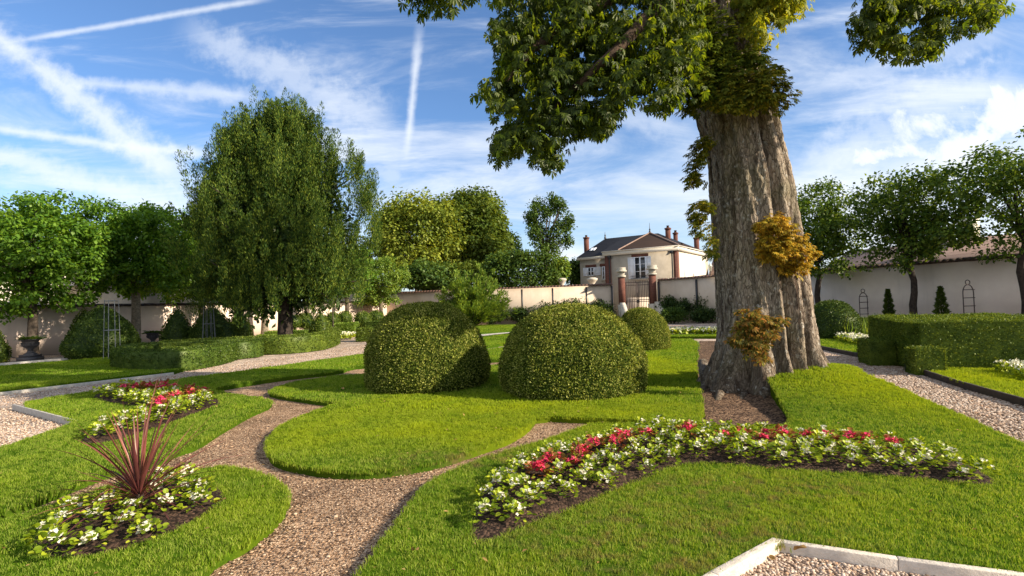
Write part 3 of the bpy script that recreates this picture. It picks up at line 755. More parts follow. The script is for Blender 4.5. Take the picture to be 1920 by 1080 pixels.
for i, (px, py, r, Y, lb) in enumerate([(553, 604, 12, 33, 'round clipped ball just right of the yew trunk'), (572, 602, 15, 34, 'round clipped ball between the yew trunk and the small cone'),
        (624, 600, 14, 35, 'round clipped ball just right of the small green cone'), (647, 598, 14, 36, 'round clipped ball behind the thin iron stake'),
        (681, 600, 15, 35, 'round clipped ball left of the pair nearest the big dome'), (706, 597, 14, 36.5, 'round clipped ball closest to the left big dome')]):
    c = Pp(px, py, Y); rr = r / F * Y
    pf = [(.05, GZ), (.05, max(.0, c.z - rr)), ] + [(max(.001, rr * math.sin(a)), c.z - rr * math.cos(a)) for a in np.linspace(.15, math.pi, 14)]
    dome('ball_topiary', XY(px, Y), Y, rr, c.z + rr, lb, 'hedge_leaf', 420, .075, .05, group='clipped balls on stems', prof=pf)

# ------------------------------------------------------------------ hedges
def band(outer, inner_off, z1, closed=True):
    """hedge wall following a polyline; returns V,T"""
    P = [np.array(p) for p in outer]; n = len(P); off = []
    for i in range(n):
        a = P[i - 1] if (closed or i > 0) else P[i]; b = P[(i + 1) % n] if (closed or i < n - 1) else P[i]
        d = (b - a) / np.linalg.norm(b - a); off.append(P[i] + np.array([-d[1], d[0]]) * inner_off)
    V = []; T = []
    prof = [(0, GZ), (0, z1 * .5), (0, z1 - .04), (.04, z1), (abs(inner_off) * .5, z1 + .005), (abs(inner_off) - .04, z1), (abs(inner_off), z1 - .04), (abs(inner_off), GZ)]
    k = len(prof)
    for i in range(n):
        d = (off[i] - P[i]) / abs(inner_off)
        for (t, z) in prof: V.append((*(P[i] + d * t), z))
    for i in range(n if closed else n - 1):
        j = (i + 1) % n
        for q in range(k - 1):
            a, b, c, d = i * k + q, j * k + q, j * k + q + 1, i * k + q + 1; T += [(a, b, c), (a, c, d)]
    if not closed:
        for base in (0, (n - 1) * k):
            c = [base + q for q in range(k)]
            for q in range(1, k - 1): T.append((c[0], c[q], c[q + 1]) if base == 0 else (c[0], c[q + 1], c[q]))
    V = np.array(V); T = np.array(T)
    return V, T
def orient(V, T, sgn):
    return T if sgn > 0 else T[:, ::-1]
def hedge(name, path, off, z1, label, m='hedge_leaf', dens=500, L=.055, closed=True, sm=2, group=None, cat='hedge'):
    P = path
    if sm and closed: P = chaikin(P, sm, .25)
    P = densify(P, .4) if closed else P
    V, T = band(P, off, z1, closed)
    # outward check: top faces must look up
    a, b, c = V[T[:, 0]], V[T[:, 1]], V[T[:, 2]]; nz = np.cross(b - a, c - a)[:, 2]
    if nz.sum() < 0: T = T[:, ::-1]
    return tag(clipped(name, V, T, m, None, dens, L, L * .62, jit=.014), label, cat, group)
o1 = toworld([(207, 689, 0), (250, 694, 0), (327, 693, 0), (400, 683, 0), (448, 670, 0), (464, 658, 0)]) + toworld([(458, 640.5, .55), (400, 639, .55), (310, 641, .55), (240, 646, .55), (211, 653, .55)])
hedge('oval_hedge', o1, .62, .55, 'low oval ring hedge left of the gravel path', m='box_leaf_dark', dens=650, L=.05, group='low parterre hedges')  # darker leaf colour stands in for tree shade on this ring
i1 = toworld([(300, 656, .42), (330, 659, .42), (375, 655, .42), (395, 650, .42), (340, 648, .42), (300, 650, .42)])
hedge('inner_hedge', i1, .35, .50, 'small oval hedge inside the low oval ring hedge', dens=650, L=.05, group='low parterre hedges')
def openline(pts, n=6):
    P = [np.array(p) for p in pts]; Q = []
    for i in range(len(P) - 1):
        for t in range(n):
            u = t / n; p0 = P[max(i - 1, 0)]; p1 = P[i]; p2 = P[i + 1]; p3 = P[min(i + 2, len(P) - 1)]
            Q.append(tuple(.5 * ((2 * p1) + (-p0 + p2) * u + (2 * p0 - 5 * p1 + 4 * p2 - p3) * u * u + (-p0 + 3 * p1 - 3 * p2 + p3) * u ** 3)))
    return Q + [tuple(P[-1])]
o2 = openline(toworld([(300, 672, 0), (380, 667, 0), (464, 662, 0), (540, 659, 0), (600, 653, 0), (630, 645, 0), (636, 638, 0), (625, 632, 0), (598, 627.5, 0)]))
hedge('curved_hedge', o2, .62, .62, 'long low curved hedge in front of the yew', dens=650, L=.05, closed=False, group='low parterre hedges')
def boxhedge(x0, x1, y0, y1, z1, label, m='hedge_leaf', dens=900, L=.04, group='square cut hedges', name='box_hedge', rz=0, cat='hedge', org=None):
    V = []; T = []
    nx, ny, nz = max(2, int((x1 - x0) / .25)), max(2, int((y1 - y0) / .25)), 5
    cx, cy = (x0 + x1) / 2, (y0 + y1) / 2
    def face(o, u, v, a, b):
        n0 = len(V)
        for i in range(a + 1):
            for j in range(b + 1): V.append(np.array(o) + np.array(u) * i / a + np.array(v) * j / b)
        for i in range(a):
            for j in range(b):
                q = n0 + i * (b + 1) + j; T.extend([(q, q + b + 1, q + b + 2), (q, q + b + 2, q + 1)])
    X, Y, Z = x1 - x0, y1 - y0, z1 - GZ
    face((x0, y0, GZ), (X, 0, 0), (0, 0, Z), nx, nz); face((x1, y0, GZ), (0, Y, 0), (0, 0, Z), ny, nz); face((x1, y1, GZ), (-X, 0, 0), (0, 0, Z), nx, nz)
    face((x0, y1, GZ), (0, -Y, 0), (0, 0, Z), ny, nz); face((x0, y0, z1), (X, 0, 0), (0, Y, 0), nx, ny)
    V = np.array(V)
    if org: cx, cy, rz = 0, 0, org[2]
    c, s = math.cos(rz), math.sin(rz)
    V = np.array([(cx + (p[0] - cx) * c - (p[1] - cy) * s, cy + (p[0] - cx) * s + (p[1] - cy) * c, p[2]) for p in V])
    if org: V = V + np.array([org[0], org[1], 0])
    nn = np.array([[mnoise.noise(Vector(p) * 1.3 + Vector((k * 9, 0, 0))) for k in range(3)] for p in V]); V = V + nn * .035
    return tag(clipped(name, V, np.array(T), m, None, dens, L, L * .62, jit=.016), label, cat, group)
OR = (8.8, 11.6, R(-15))
boxhedge(0, 9, 0, 2.0, .99, 'long square cut hedge at the right edge beside the lawn', dens=1500, L=.036, org=OR)
boxhedge(.15, 3, 2.03, 3.3, 1.01, 'square cut hedge standing behind the left end of the long right hedge', dens=1300, L=.038, org=OR)
boxhedge(-.30, .25, -.47, -.02, .46, 'nearer low box cube at the front corner of the long right hedge', dens=1500, L=.036, org=OR)
boxhedge(-.55, -.02, 1.2, 2.0, .50, 'farther low box cube against the left side of the long right hedge', dens=1500, L=.036, org=OR)
boxhedge(XY(667, 28.2), XY(667, 28.2) + 1.7, 28.2, 29.2, .56, 'low square hedge left of the big dome beyond the path', dens=400, L=.07)
boxhedge(XY(478, 30), XY(520, 30), 30, 30.7, .30, 'low sunlit parterre hedge left of the yew trunk', 'bright_leaf', dens=350, L=.07)  # brighter leaf here and on the next hedge paints in sunlight
boxhedge(XY(505, 33), XY(580, 33), 32.3, 33.0, .40, 'low parterre hedge behind the yew trunk', 'bright_leaf', dens=350, L=.07)
boxhedge(XY(560, 28.2), XY(588, 28.2), 27.6, 28.4, .34, 'short low hedge right of the yew trunk', 'hedge_leaf', dens=350, L=.07)
boxhedge(XY(628, 33), XY(665, 33), 33, 34, .75, 'loose sunlit hedge under the clipped balls', 'bright_leaf', dens=350, L=.08)  # sunlight painted in through the brighter leaf colour
boxhedge(XY(690, 34), XY(722, 34), 33.3, 34, .80, 'dark square hedge beside the last clipped ball', 'box_leaf_dark', dens=350, L=.08)
boxhedge(XY(500, 24.6), XY(578, 24.6), 24.2, 25.2, .12, 'flat dark ground hedge around the foot of the yew', 'box_leaf_dark', dens=300, L=.07)
boxhedge(XY(1608, 21), XY(1655, 21), 21.5, 22.2, .62, 'low hedge between the right dome and the square hedges', 'box_leaf_dark', dens=400, L=.06)

# ------------------------------------------------------------------ tree generator
def blob_points(n, fn):
    out = []; tot = 0
    while tot < n:
        q = fn(n); out.append(q); tot += len(q)
    return np.concatenate(out)[:n]
def crown_leaves(centres, per, rad, L, W, droop=.2, outdir=None, flat=1.0):
    n = len(centres) * per
    C = np.repeat(centres, per, 0); o = rdir(n) * (rng.random((n, 1)) ** .45) * rad; o[:, 2] *= flat
    P = C + o; D = unit(o + rdir(n) * .6 * rad + np.array([0, 0, -droop * rad * 2])); Nn = unit(rdir(n) * .7 + np.array([0, 0, .9]) + unit(o) * .5)
    s = rng.uniform(.65, 1.25, n)
    return leafgeo(P, D, Nn, L * s, W * s, .12)
def shell_centres(n, rx, ry, rz, c, power=2.0, inner=.35, lump=.25, seed=0):
    d = rdir(n); r = 1 - (1 - inner) * rng.random((n, 1)) ** 1.6
    a = np.abs(d); k = (a ** power).sum(1, keepdims=True) ** (-1 / power)
    ln = np.array([mnoise.noise(Vector(q) * 1.9 + Vector((seed, 0, 0))) for q in d])[:, None]
    return d * k * r * (1 + lump * ln) * np.array([rx, ry, rz]) + np.array(c)
def branches(mb, base, r0_, tips, seg=6, r1=.015, sag=.0):
    base = Vector(base)
    for t in tips:
        t = Vector(t); mid = base.lerp(t, .5) + Vector((random.uniform(-.15, .15), random.uniform(-.15, .15), (t - base).length * .10))
        mb.tube([base, base.lerp(mid, .5), mid, mid.lerp(t, .5), t], [r0_, r0_ * .75, r0_ * .5, r0_ * .3, r1], seg, cap=False)
def tree(name, x, y, label, cat='tree', group=None, ztop=7, zbot=2.2, rx=2.1, ry=2.0, tr=.16, leaf='lime_leaf', bark='bark_grey', nc=150, per=60, L=.17, W=.12, crad=.5, power=3.2,
         droop=.25, lump=.25, inner=.3, bend=0.1, seed=1, base=GZ, flat=1, offx=0, dmul=1.0):
    e = empty(name, (x, y, 0), label, cat, group)
    zc = (ztop + zbot) / 2; rz_ = (ztop - zbot) / 2 - crad * .5
    C = shell_centres(nc, rx - crad * .5, ry - crad * .5, rz_, (offx, 0, zc), power, inner, lump, seed)
    V, Fq = crown_leaves(C, int(per * dmul), crad, L, W, droop, flat=flat)
    mesh_np('crown', V, Fq, leaf, e)
    mb = MB(); h = zbot + (ztop - zbot) * .25
    pts = [Vector((bend * math.sin(i * 1.3 + seed) * (i / 6) + offx * (i / 7) ** 2, bend * math.cos(i * 1.7 + seed) * (i / 6), base - .05 + (h - base) * i / 7)) for i in range(8)]
    rad = [tr * (1.35 if i == 0 else 1.05 - .05 * i + .12 * mnoise.noise(Vector((i * 1.7, seed, 0)))) for i in range(8)]
    mb.tube(pts, rad, 12)
    top = pts[-1]; idx = rng.choice(len(C), min(len(C), 16), replace=False)
    branches(mb, top - Vector((0, 0, .25)), tr * .5, [tuple(C[i] * .92 + np.array([0, 0, zc]) * .0) for i in idx])
    branches(mb, pts[-2], tr * .4, [tuple(C[i]) for i in idx[:5]])
    mb.build('trunk', bark, e, smooth=True)
    return e
LG = 'pleached lime trees along the left wall'
lim = [(62, 23.6, 'pleached lime tree with dense crown above the first urn', 7.15, 2.0, 2.75, 'bark_grey'), (255, 27.6, 'pleached lime with knotted trunk beside the widest cone', 7.35, 2.75, 2.45, 'bark_pale'),
       (380, 31.2, 'pleached lime behind the second wire obelisk, left of the yew', 7.15, 2.3, 2.4, 'bark_dark'), (497, 35, 'pleached lime with mottled pale trunk just left of the yew trunk', 7.0, 2.4, 2.0, 'bark_pale'),
       (577, 38.3, 'pleached lime right of the yew trunk, mostly hidden by its crown', 6.9, 2.5, 2.0, 'bark_grey'), (651, 41.8, 'pleached lime between the yew and the last bright lime', 6.9, 2.6, 2.0, 'bark_grey'),
       (716, 45.0, 'bright sunlit pleached lime at the far end of the row', 6.0, 2.0, 2.1, 'bark_pale')]
for i, (px, Y, lb, zt, zb, r, bk) in enumerate(lim):
    tree('lime_tree', XY(px, Y), Y, lb, group=LG, ztop=zt, zbot=zb, rx=r, ry=r, tr=.2 if i == 0 else (.23 if i in (1, 3) else .2), leaf='lime_leaf' if i < 6 else 'bright_leaf', bark=bk,  # last lime's brighter leaf colour stands in for sun on it
         nc=[420, 380, 300, 220, 150, 140, 200][i], per=72, L=.165, W=.125, crad=.42, power=4.2, inner=.42, droop=.3, seed=i * 3.1, flat=.7)
rt = [(1537, 30, 'open crowned tree with dark trunk just right of the chestnut', 8.1, 2.6, 2.5), (1715, 25.8, 'middle open crowned tree before the right white wall', 7.8, 2.75, 2.45), (1925, 22.4, 'open crowned tree at the right edge of the view', 8.15, 3.0, 3.0)]
for i, (px, Y, lb, zt, zb, r) in enumerate(rt):
    tree('plane_tree', XY(px, Y), Y, lb, group='trees along the right wall', ztop=zt, zbot=zb, rx=r, ry=r, tr=.16, leaf='lime_leaf_right', bark='bark_dark', nc=[260, 240, 280][i], per=52, L=.165, W=.125, crad=.45, power=2.5,
         inner=.35, droop=.25, lump=.4, seed=20 + i * 2.3, flat=.75)
# trees beyond the walls
def btree(px, pytop, pybot, wpx, Y, label, leaf, nc, per=70, L=.34, crad=1.2, power=2.1, seed=0, name='tree', tr=.3, lump=.38, inner=.62, flat=.8, cat='tree'):
    x = XY(px, Y); zt = zat(px, pytop, Y); zb = zat(px, pybot, Y); r = wpx / F * Y / 2
    return tree(name, x, Y, label, cat, 'trees beyond the garden walls', zt, zb, r, r, tr, leaf, 'bark_grey', nc, per, L, L * .7, crad, power, .25, lump, inner, .2, seed, flat=flat, dmul=1.5)
btree(782, 362, 520, 190, 58, 'broad yellow green tree beyond the wall right of the yew', 'yellow_leaf', 230, 75, .36, 1.3, seed=3, lump=.35)
btree(884, 352, 520, 150, 62, 'tall rounded green tree between the yellow tree and the slender tree', 'olive_leaf', 230, 75, .38, 1.25, seed=5, power=2.3, lump=.22)
btree(952, 425, 520, 62, 70, 'narrow dark tree at the right foot of the tall rounded tree', 'dark_leaf', 60, 70, .36, 1.1, seed=8)
btree(1083, 482, 540, 34, 62, 'small dark tree beside the left end of the house', 'mid_leaf', 40, 60, .32, .8, seed=9)
btree(1052, 482, 530, 30, 50, 'bright shrub at the right end of the tall hedge', 'bright_leaf', 40, 60, .28, .7, seed=11, tr=.1)
btree(808, 492, 545, 120, 50, 'bright green bush behind the end of the left wall', 'mid_leaf', 110, 60, .28, .8, seed=12, tr=.1)
def slender():
    Y = 55; x = XY(1026, Y); e = empty('slender_tree', (x, Y, 0), 'slender tree with airy divided crown against the sky', 'tree', 'trees beyond the garden walls')
    bl = [(1000, 395, 14), (1010, 382, 11), (1037, 378, 12), (1050, 392, 14), (1062, 415, 12), (1064, 425, 9), (1048, 420, 16), (1025, 405, 13), (1000, 415, 15), (994, 405, 9), (1015, 430, 18), (1040, 440, 18), (1000, 445, 12), (1058, 452, 12), (1015, 462, 12), (1040, 465, 12), (1028, 392, 8), (1050, 385, 8), (1064, 448, 8), (998, 430, 10)]
    C = []; mb = MB(); b0 = Vector((0, 0, zat(1026, 480, Y)))
    mb.tube([(0, 0, GZ), b0], [.3, .22], 8)
    for (px, py, r) in bl:
        c = Pp(px, py, Y) - Vector((x, Y, 0)); c.y += random.uniform(-1.2, 1.2); rr = r / F * Y
        mb.tube([b0 - Vector((0, 0, random.uniform(0, 2))), b0.lerp(c, .4) + Vector((0, 0, .4)), c], [.12, .08, .03], 5, cap=False)
        for k in range(int(5 + r * .6)): C.append(np.array(c) + rdir(1)[0] * rr * rng.random() ** .4)
    V, Fq = crown_leaves(np.array(C), 34, .42, .24, .17, .2); mesh_np('crown', V, Fq, 'mid_leaf', e); mb.build('trunk', 'bark_grey', e, True)
slender()

# ------------------------------------------------------------------ the yew
def yew():
    Y = 24.3; x = XY(535, Y); e = empty('yew_tree', (x, Y, 0), 'huge dense dark yew tree rising behind the low curved hedge', 'tree')
    prof = [(562, 420, 620), (548, 368, 668), (530, 350, 700), (500, 345, 706), (450, 346, 700), (400, 352, 680), (350, 368, 655), (300, 382, 640), (250, 402, 630), (215, 436, 610), (192, 470, 590), (176, 512, 562)]
    zs = np.array([zat(535, p[0], Y) for p in prof]); l = np.array([(p[1] - 535) / F * Y for p in prof]); r = np.array([(p[2] - 535) / F * Y for p in prof])
    tt = np.linspace(0, 1, len(zs)); zs = zs - 1.05 * tt; l = l - .55 + .85 * np.clip(tt * 1.7 - .2, 0, 1); r = r + .2 - .4 * np.clip(tt * 1.7 - .2, 0, 1)
    C = []; H = []
    for bi in range(175):
        z = zs[0] + (zs[-1] - zs[0]) * min(1, (bi + rng.random()) / 175) * .955
        lo = np.interp(z, zs, l); hi = np.interp(z, zs, r); w = (hi - lo) / 2; c = (hi + lo) / 2
        a = bi * 2.39996 + rng.uniform(-.3, .3); q = rng.uniform(.50, .95) * (1 + .10 * mnoise.noise(Vector((math.cos(a) * 2, math.sin(a) * 2, z * .3))))
        bc = np.array([c + math.cos(a) * w * q, math.sin(a) * w * q * .58, z]); sp = .26 + .10 * w / 4
        for _ in range(9):
            o_ = np.clip(rng.normal(size=3), -1.7, 1.7) * np.array([sp, sp, .42]); C.append(tuple(bc + o_)); H.append(a)
    for (px, py, k_) in ((652, 272, 4), (664, 292, 6), (676, 312, 6), (688, 336, 6), (698, 352, 6), (690, 380, 7), (672, 345, 6), (660, 322, 6), (680, 365, 6), (700, 400, 8), (704, 430, 8)):
        for _ in range(k_): c_ = Pp(px + random.gauss(0, 6) - 4, py + 18 + random.gauss(0, 8), Y) - Vector((x, Y, 0)); C.append((c_.x, random.gauss(0, .5), c_.z))
    C = np.array(C)
    # upright plumes: each a spindle of small sprays
    per = 175; N_ = len(C) * per; CC = np.repeat(C, per, 0)
    t = rng.random((N_, 1)); hgt = np.repeat(rng.uniform(.7, 1.7, (len(C), 1)), per, 0)
    ax = np.repeat(unit(np.stack([C[:, 0] * .045, C[:, 1] * .03, np.full(len(C), 1.0)], 1)), per, 0)
    rr = .22 * (1 - t) ** .6 * (.35 + t) * 1.5
    an = rng.uniform(0, 6.283, (N_, 1)); o = np.concatenate([np.cos(an), np.sin(an), np.zeros_like(an)], 1) * rr * rng.random((N_, 1)) ** .4
    P = CC + ax * (t - .35) * hgt + o; D = unit(ax * .8 + o * 3 + rdir(N_) * .38); s = rng.uniform(.6, 1.3, N_)
    a1 = leafgeo(P, D, unit(o * 4 + rdir(N_) * .7),   .12 * s, .030 * s, .08)
    m_ = 20000; ci = C[rng.integers(0, len(C), m_)]; q_ = rng.uniform(.2, .80, (m_, 1)); cz = np.interp(ci[:, 2], zs, (l + r) / 2)
    Pi = np.stack([cz + (ci[:, 0] - cz) * q_[:, 0], ci[:, 1] * q_[:, 0], ci[:, 2] - .1 + rng.normal(size=m_) * .3], 1)
    a2 = leafgeo(Pi, rdir(m_) + np.array([0, 0, .3]), rdir(m_), rng.uniform(.22, .42, m_), .17, .1)
    mesh_np('crown', *a1, 'yew_leaf', e); mesh_np('inner_foliage', *a2, 'dark_leaf', e)  # inner leaves coloured darker to paint shade between the plumes
    mb = MB(); mb.tube([(0, 0, GZ - .05), (0, 0, .5), (.03, 0, 1.4), (0, 0, 3.0), (0, 0, 7)], [.42, .33, .32, .28, .12], 16)
    for k in range(60):
        c = C[rng.integers(len(C))]; mb.tube([(0, 0, max(2.7, c[2] - 2.4)), (c[0] * .5, c[1] * .5, max(2.8, c[2] - 1.1)), tuple(c)], [.10, .06, .02], 5, cap=False)
    mb.build('trunk', 'bark_dark', e, True)
    # airy side branches on the right
yew()

# ------------------------------------------------------------------ the great chestnut
def palmate(P, D, Nn, size, nl=7):
    """compound leaves hanging in direction D; returns geometry"""
    n = len(P); D = unit(D); Sd = unit(np.cross(D, Nn)); N2 = np.cross(Sd, D); parts = []
    size = size.reshape(-1, 1)
    for k in range(nl):
        a = (k - (nl - 1) / 2) * R(29) ; ln = 1 - .10 * abs(k - (nl - 1) / 2)
        d = D * math.cos(a) + Sd * math.sin(a) - N2 * .18 + rng.normal(size=(n, 3)) * .07; d = unit(d)
        sd = unit(np.cross(d, N2)); L = size * ln * rng.uniform(.9, 1.1, (n, 1)); W = L * .30
        b0 = P; m = P + d * L * .66; tip = P + d * L - N2 * L * .10
        wl = m + sd * W * .5 + N2 * L * .04; wr = m - sd * W * .5 + N2 * L * .04; rib = m - N2 * L * .03
        V = np.stack([b0, wl, tip, rib, wr], 1).reshape(-1, 3); i = np.arange(n)[:, None] * 5
        parts.append((V, np.concatenate([i + np.array([0, 1, 2, 3]), i + np.array([0, 3, 2, 4])])))
    return merge(parts)
def chestnut():
    e = empty('chestnut_tree', tuple(TR), 'giant horse chestnut with fluted grey trunk and overhanging leafy boughs', 'tree')
    T0 = np.array(TR)
    Yt = TR.y
    rows = [(780, 1298, 1560), (752, 1306, 1560), (720, 1318, 1558), (690, 1330, 1545), (650, 1342, 1530), (600, 1347, 1524), (550, 1345, 1518), (500, 1342, 1511), (450, 1339, 1503), (400, 1336, 1495), (350, 1333, 1485),
            (300, 1329, 1474), (250, 1316, 1462), (200, 1303, 1450), (150, 1298, 1434), (100, 1294, 1418), (50, 1290, 1404), (0, 1286, 1396), (-60, 1284, 1380)]
    cx = []; rd = []; zz = []
    for (py, a, b) in rows:
        pa, pb = Pp(a, py, Yt), Pp(b, py, Yt); cx.append((pa.x + pb.x) / 2); rd.append((pb.x - pa.x) / 2); zz.append((pa.z + pb.z) / 2)
    cx, rd, zz = map(np.array, (cx, rd, zz))
    nz, na = 330, 300
    Z = np.linspace(-.25, zz[-1], nz); V = np.zeros((nz, na, 3))
    groove = [(R(g), w) for g, w in ((-132, .5), (-106, .55), (-79, 1.9), (-54, 1.7), (-30, .8), (-8, .6), (25, .8), (60, .8), (100, .8), (140, .8), (172, .8))]
    lobes = [(R(-152), .34, 9), (R(-118), .20, 12), (R(-84), .30, 11), (R(-48), .26, 11), (R(-14), .30, 10), (R(25), .3, 9), (R(75), .3, 8), (R(120), .3, 8), (R(165), .3, 8)]
    for i, z in enumerate(Z):
        c = np.interp(z, zz, cx); r = np.interp(z, zz, rd) * (.945 if z < 3.5 else .965)
        fl = max(0, 1 - z / 1.5)
        for j in range(na):
            a = 2 * math.pi * j / na; wob = a + .10 * math.sin(z * .9) + .05 * math.sin(z * 2.3 + a)
            q = 0
            for (la, am, sh) in lobes:
                d = (wob - la + math.pi) % (2 * math.pi) - math.pi; q = max(q, math.exp(-(d * sh * .32) ** 2) )
            gq = 0
            for gi, (ga, gw) in enumerate(groove):
                gg = ga + .09 * math.sin(z * .6 + gi * 1.7); d = (a - gg + math.pi) % (2 * math.pi) - math.pi; gq = max(gq, gw * math.exp(-(d / R(6.5)) ** 2) * (.85 + .3 * mnoise.noise(Vector((gi * 5, 0, z * .5)))))
            amp = .05 + .12 * fl; k = 1.02 - amp + amp * q - gq * (.17 + .05 * fl)
            root = fl ** 2.2 * q * .14
            p = Vector((math.cos(a) * r * 2.2, math.sin(a) * r * 2.2, z * .8))
            nn = .035 * mnoise.noise(p) + .022 * mnoise.noise(Vector((p.x * 3.5, p.y * 3.5, z * 1.6)))
            pl = mnoise.noise(Vector((math.cos(a) * r * 13, math.sin(a) * r * 13, z * 3.8))); nn += .016 * (1 - abs(pl) * 2.4)
            pl = mnoise.noise(Vector((math.cos(a) * r * 27, math.sin(a) * r * 27, z * 9))); nn += .008 * (1 - abs(pl) * 2)
            rr = r * (k + root) + nn
            V[i, j] = (c + rr * math.cos(a), Yt + rr * math.sin(a) * .92, z)
    V = V.reshape(-1, 3) - np.array([TR.x, TR.y, 0])
    ii, jj = np.meshgrid(np.arange(nz - 1), np.arange(na), indexing='ij'); j2 = (jj + 1) % na
    Fq = np.stack([ii * na + jj, ii * na + j2, (ii + 1) * na + j2, (ii + 1) * na + jj], -1).reshape(-1, 4)
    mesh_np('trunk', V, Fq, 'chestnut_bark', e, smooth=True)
    # surface roots
    mb = MB()
    for (pts, rr) in (([(1400, 700), (1398, 735), (1388, 758), (1372, 772)], .10), ([(1426, 715), (1432, 745), (1441, 762)], .06), ([(1335, 690), (1322, 725), (1305, 748)], .11), ([(1362, 700), (1352, 735), (1345, 757)], .12)):
        q = []
        for k, (px, py) in enumerate(pts):
            p = Gp(px, py, GZ + .07 - .045 * k) if k else Gp(px, py + 18, GZ + .05) + Vector((0, .5, .25)); q.append(p - TR)
        mb.tube(q, [rr * (1 - .22 * k) for k in range(len(q))], 10)
    mb.build('surface_root', 'chestnut_bark', e, True)
    # boughs
    def L(px, py, Y): return Pp(px, py, Y) - TR
    top = L(1320, -40, Yt)
    mb = MB()
    mb.tube([L(1330, 60, 10.2), L(1300, -20, 9.4), L(1230, 15, 8.3), L(1165, 85, 7.6), L(1110, 135, 7.65), L(1060, 180, 7.9), L(1010, 240, 8.3)], [.24, .18, .11, .08, .06, .04, .03], 10)
    mb.tube([L(1315, 30, 10.2), L(1260, -30, 9.8), L(1150, -10, 9.0), L(1080, 40, 8.4), L(1000, 90, 8.0), L(950, 150, 7.8)], [.25, .2, .15, .11, .07, .03], 10)
    mb.tube([L(1320, -20, 10.2), L(1180, -160, 9.0), L(1000, -180, 7.8), L(860, -90, 7.2), L(800, -10, 7.0)], [.26, .2, .14, .08, .03], 10)
    mb.tube([L(1375, 0, 10.2), L(1480, -200, 9.6), L(1620, -230, 8.8), L(1740, -120, 8.2), L(1790, 20, 8.0)], [.28, .2, .14, .08, .03], 10)
    mb.tube([L(1340, -20, 10.2), L(1330, -300, 10.4), L(1300, -600, 10.8)], [.5, .4, .2], 12)
    mb.build('bough', 'limb', e, True)
    # foliage of the boughs: nodes inside traced regions, at distances 7 - 10 m
    reg = [([(925, -40), (928, 60), (945, 100), (935, 150), (905, 195), (925, 215), (955, 215), (950, 250), (925, 265), (922, 300), (965, 300), (1000, 322), (1040, 318), (1045, 285), (1062, 262), (1075, 280), (1110, 262), (1150, 275), (1178, 250), (1165, 215),
             (1180, 195), (1240, 205), (1275, 195), (1300, 215), (1310, 150), (1310, -40)], 7.6, 10.0, 1150),
           ([(752, -40), (756, 10), (785, 25), (790, 48), (810, 40), (830, 25), (868, 15), (905, 0), (930, -10), (930, -60), (752, -80)], 6.9, 7.6, 60),
           ([(1600, 60), (1612, 75), (1640, 90), (1655, 110), (1700, 112), (1760, 108), (1800, 70), (1850, 55), (1885, 25), (1870, 5), (1840, -20), (1760, -60), (1640, -60), (1600, -30), (1640, 20)], 7.7, 8.6, 210),
           ([(1370, -50), (1395, 70), (1440, 95), (1450, 60), (1480, 55), (1500, 20), (1505, -50)], 8.9, 10.0, 130)]
    allP = []; allB = []
    for ri, (poly, y0, y1, n) in enumerate(reg):
        A = np.array(poly, float); a0, a1 = A.min(0), A.max(0); got = 0; tries = 0
        cl = []
        while got < n and tries < 60:
            tries += 1; u = rng.uniform(a0[0], a1[0], 400); v = rng.uniform(a0[1], a1[1], 400); k = inside(poly, u, v); u, v = u[k], v[k]
            for a, b in zip(u, v):
                if got >= n: break
                if mnoise.noise(Vector((a / 42, b / 42, ri * 3))) < -.13: continue
                Y = rng.uniform(y0, y1) + .4 * mnoise.noise(Vector((a / 40, b / 40, 9)))
                cl.append(np.array(Pp(a, b - 12, Y))); got += 1
        cl = np.array(cl); per = 9; n_ = len(cl) * per; C = np.repeat(cl, per, 0); o = rdir(n_) * rng.random((n_, 1)) ** .5 * np.array([.24, .24, .20])
        P = C + o; D = unit(o * np.array([2.2, 2.2, .4]) + np.array([0, 0, -.75]) + rdir(n_) * .3); Nn = unit(o * 2 + np.array([0, 0, .9]) + rdir(n_) * .35)
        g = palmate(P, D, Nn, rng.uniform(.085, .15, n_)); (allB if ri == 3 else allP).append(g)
    # unseen crown above the picture, filled out for the shade it casts
    C = shell_centres(1250, 7.6, 6.8, 4.0, (TR.x - .6, TR.y, 12.8), 2.2, .3, .3, 4); per = 9
    C = C[C[:, 2] > 9.0 + .56 * np.maximum(0, C[:, 0] - TR.x + 1)]  # cut back on the right to let sun onto the trunk
    n_ = len(C) * per; CC = np.repeat(C, per, 0); o = rdir(n_) * .6 * rng.random((n_, 1)) ** .5; P = CC + o
    pu, pv = projn(P); k = (pv < -30); P = P[k]; o = o[k]; n_ = len(P)
    allP.append(palmate(P, unit(o + np.array([0, 0, -.6]) + rdir(n_) * .3), unit(np.array([0, 0, 1]) + rdir(n_) * .5), rng.uniform(.16, .27, n_), 5))
    V, Fl = merge(allP); mesh_np('crown', V - np.array([TR.x, TR.y, 0]), Fl, 'chestnut_leaf', e)
    V, Fl = merge(allB); mesh_np('sunlit_foliage', V - np.array([TR.x, TR.y, 0]), Fl, 'chestnut_bright', e)
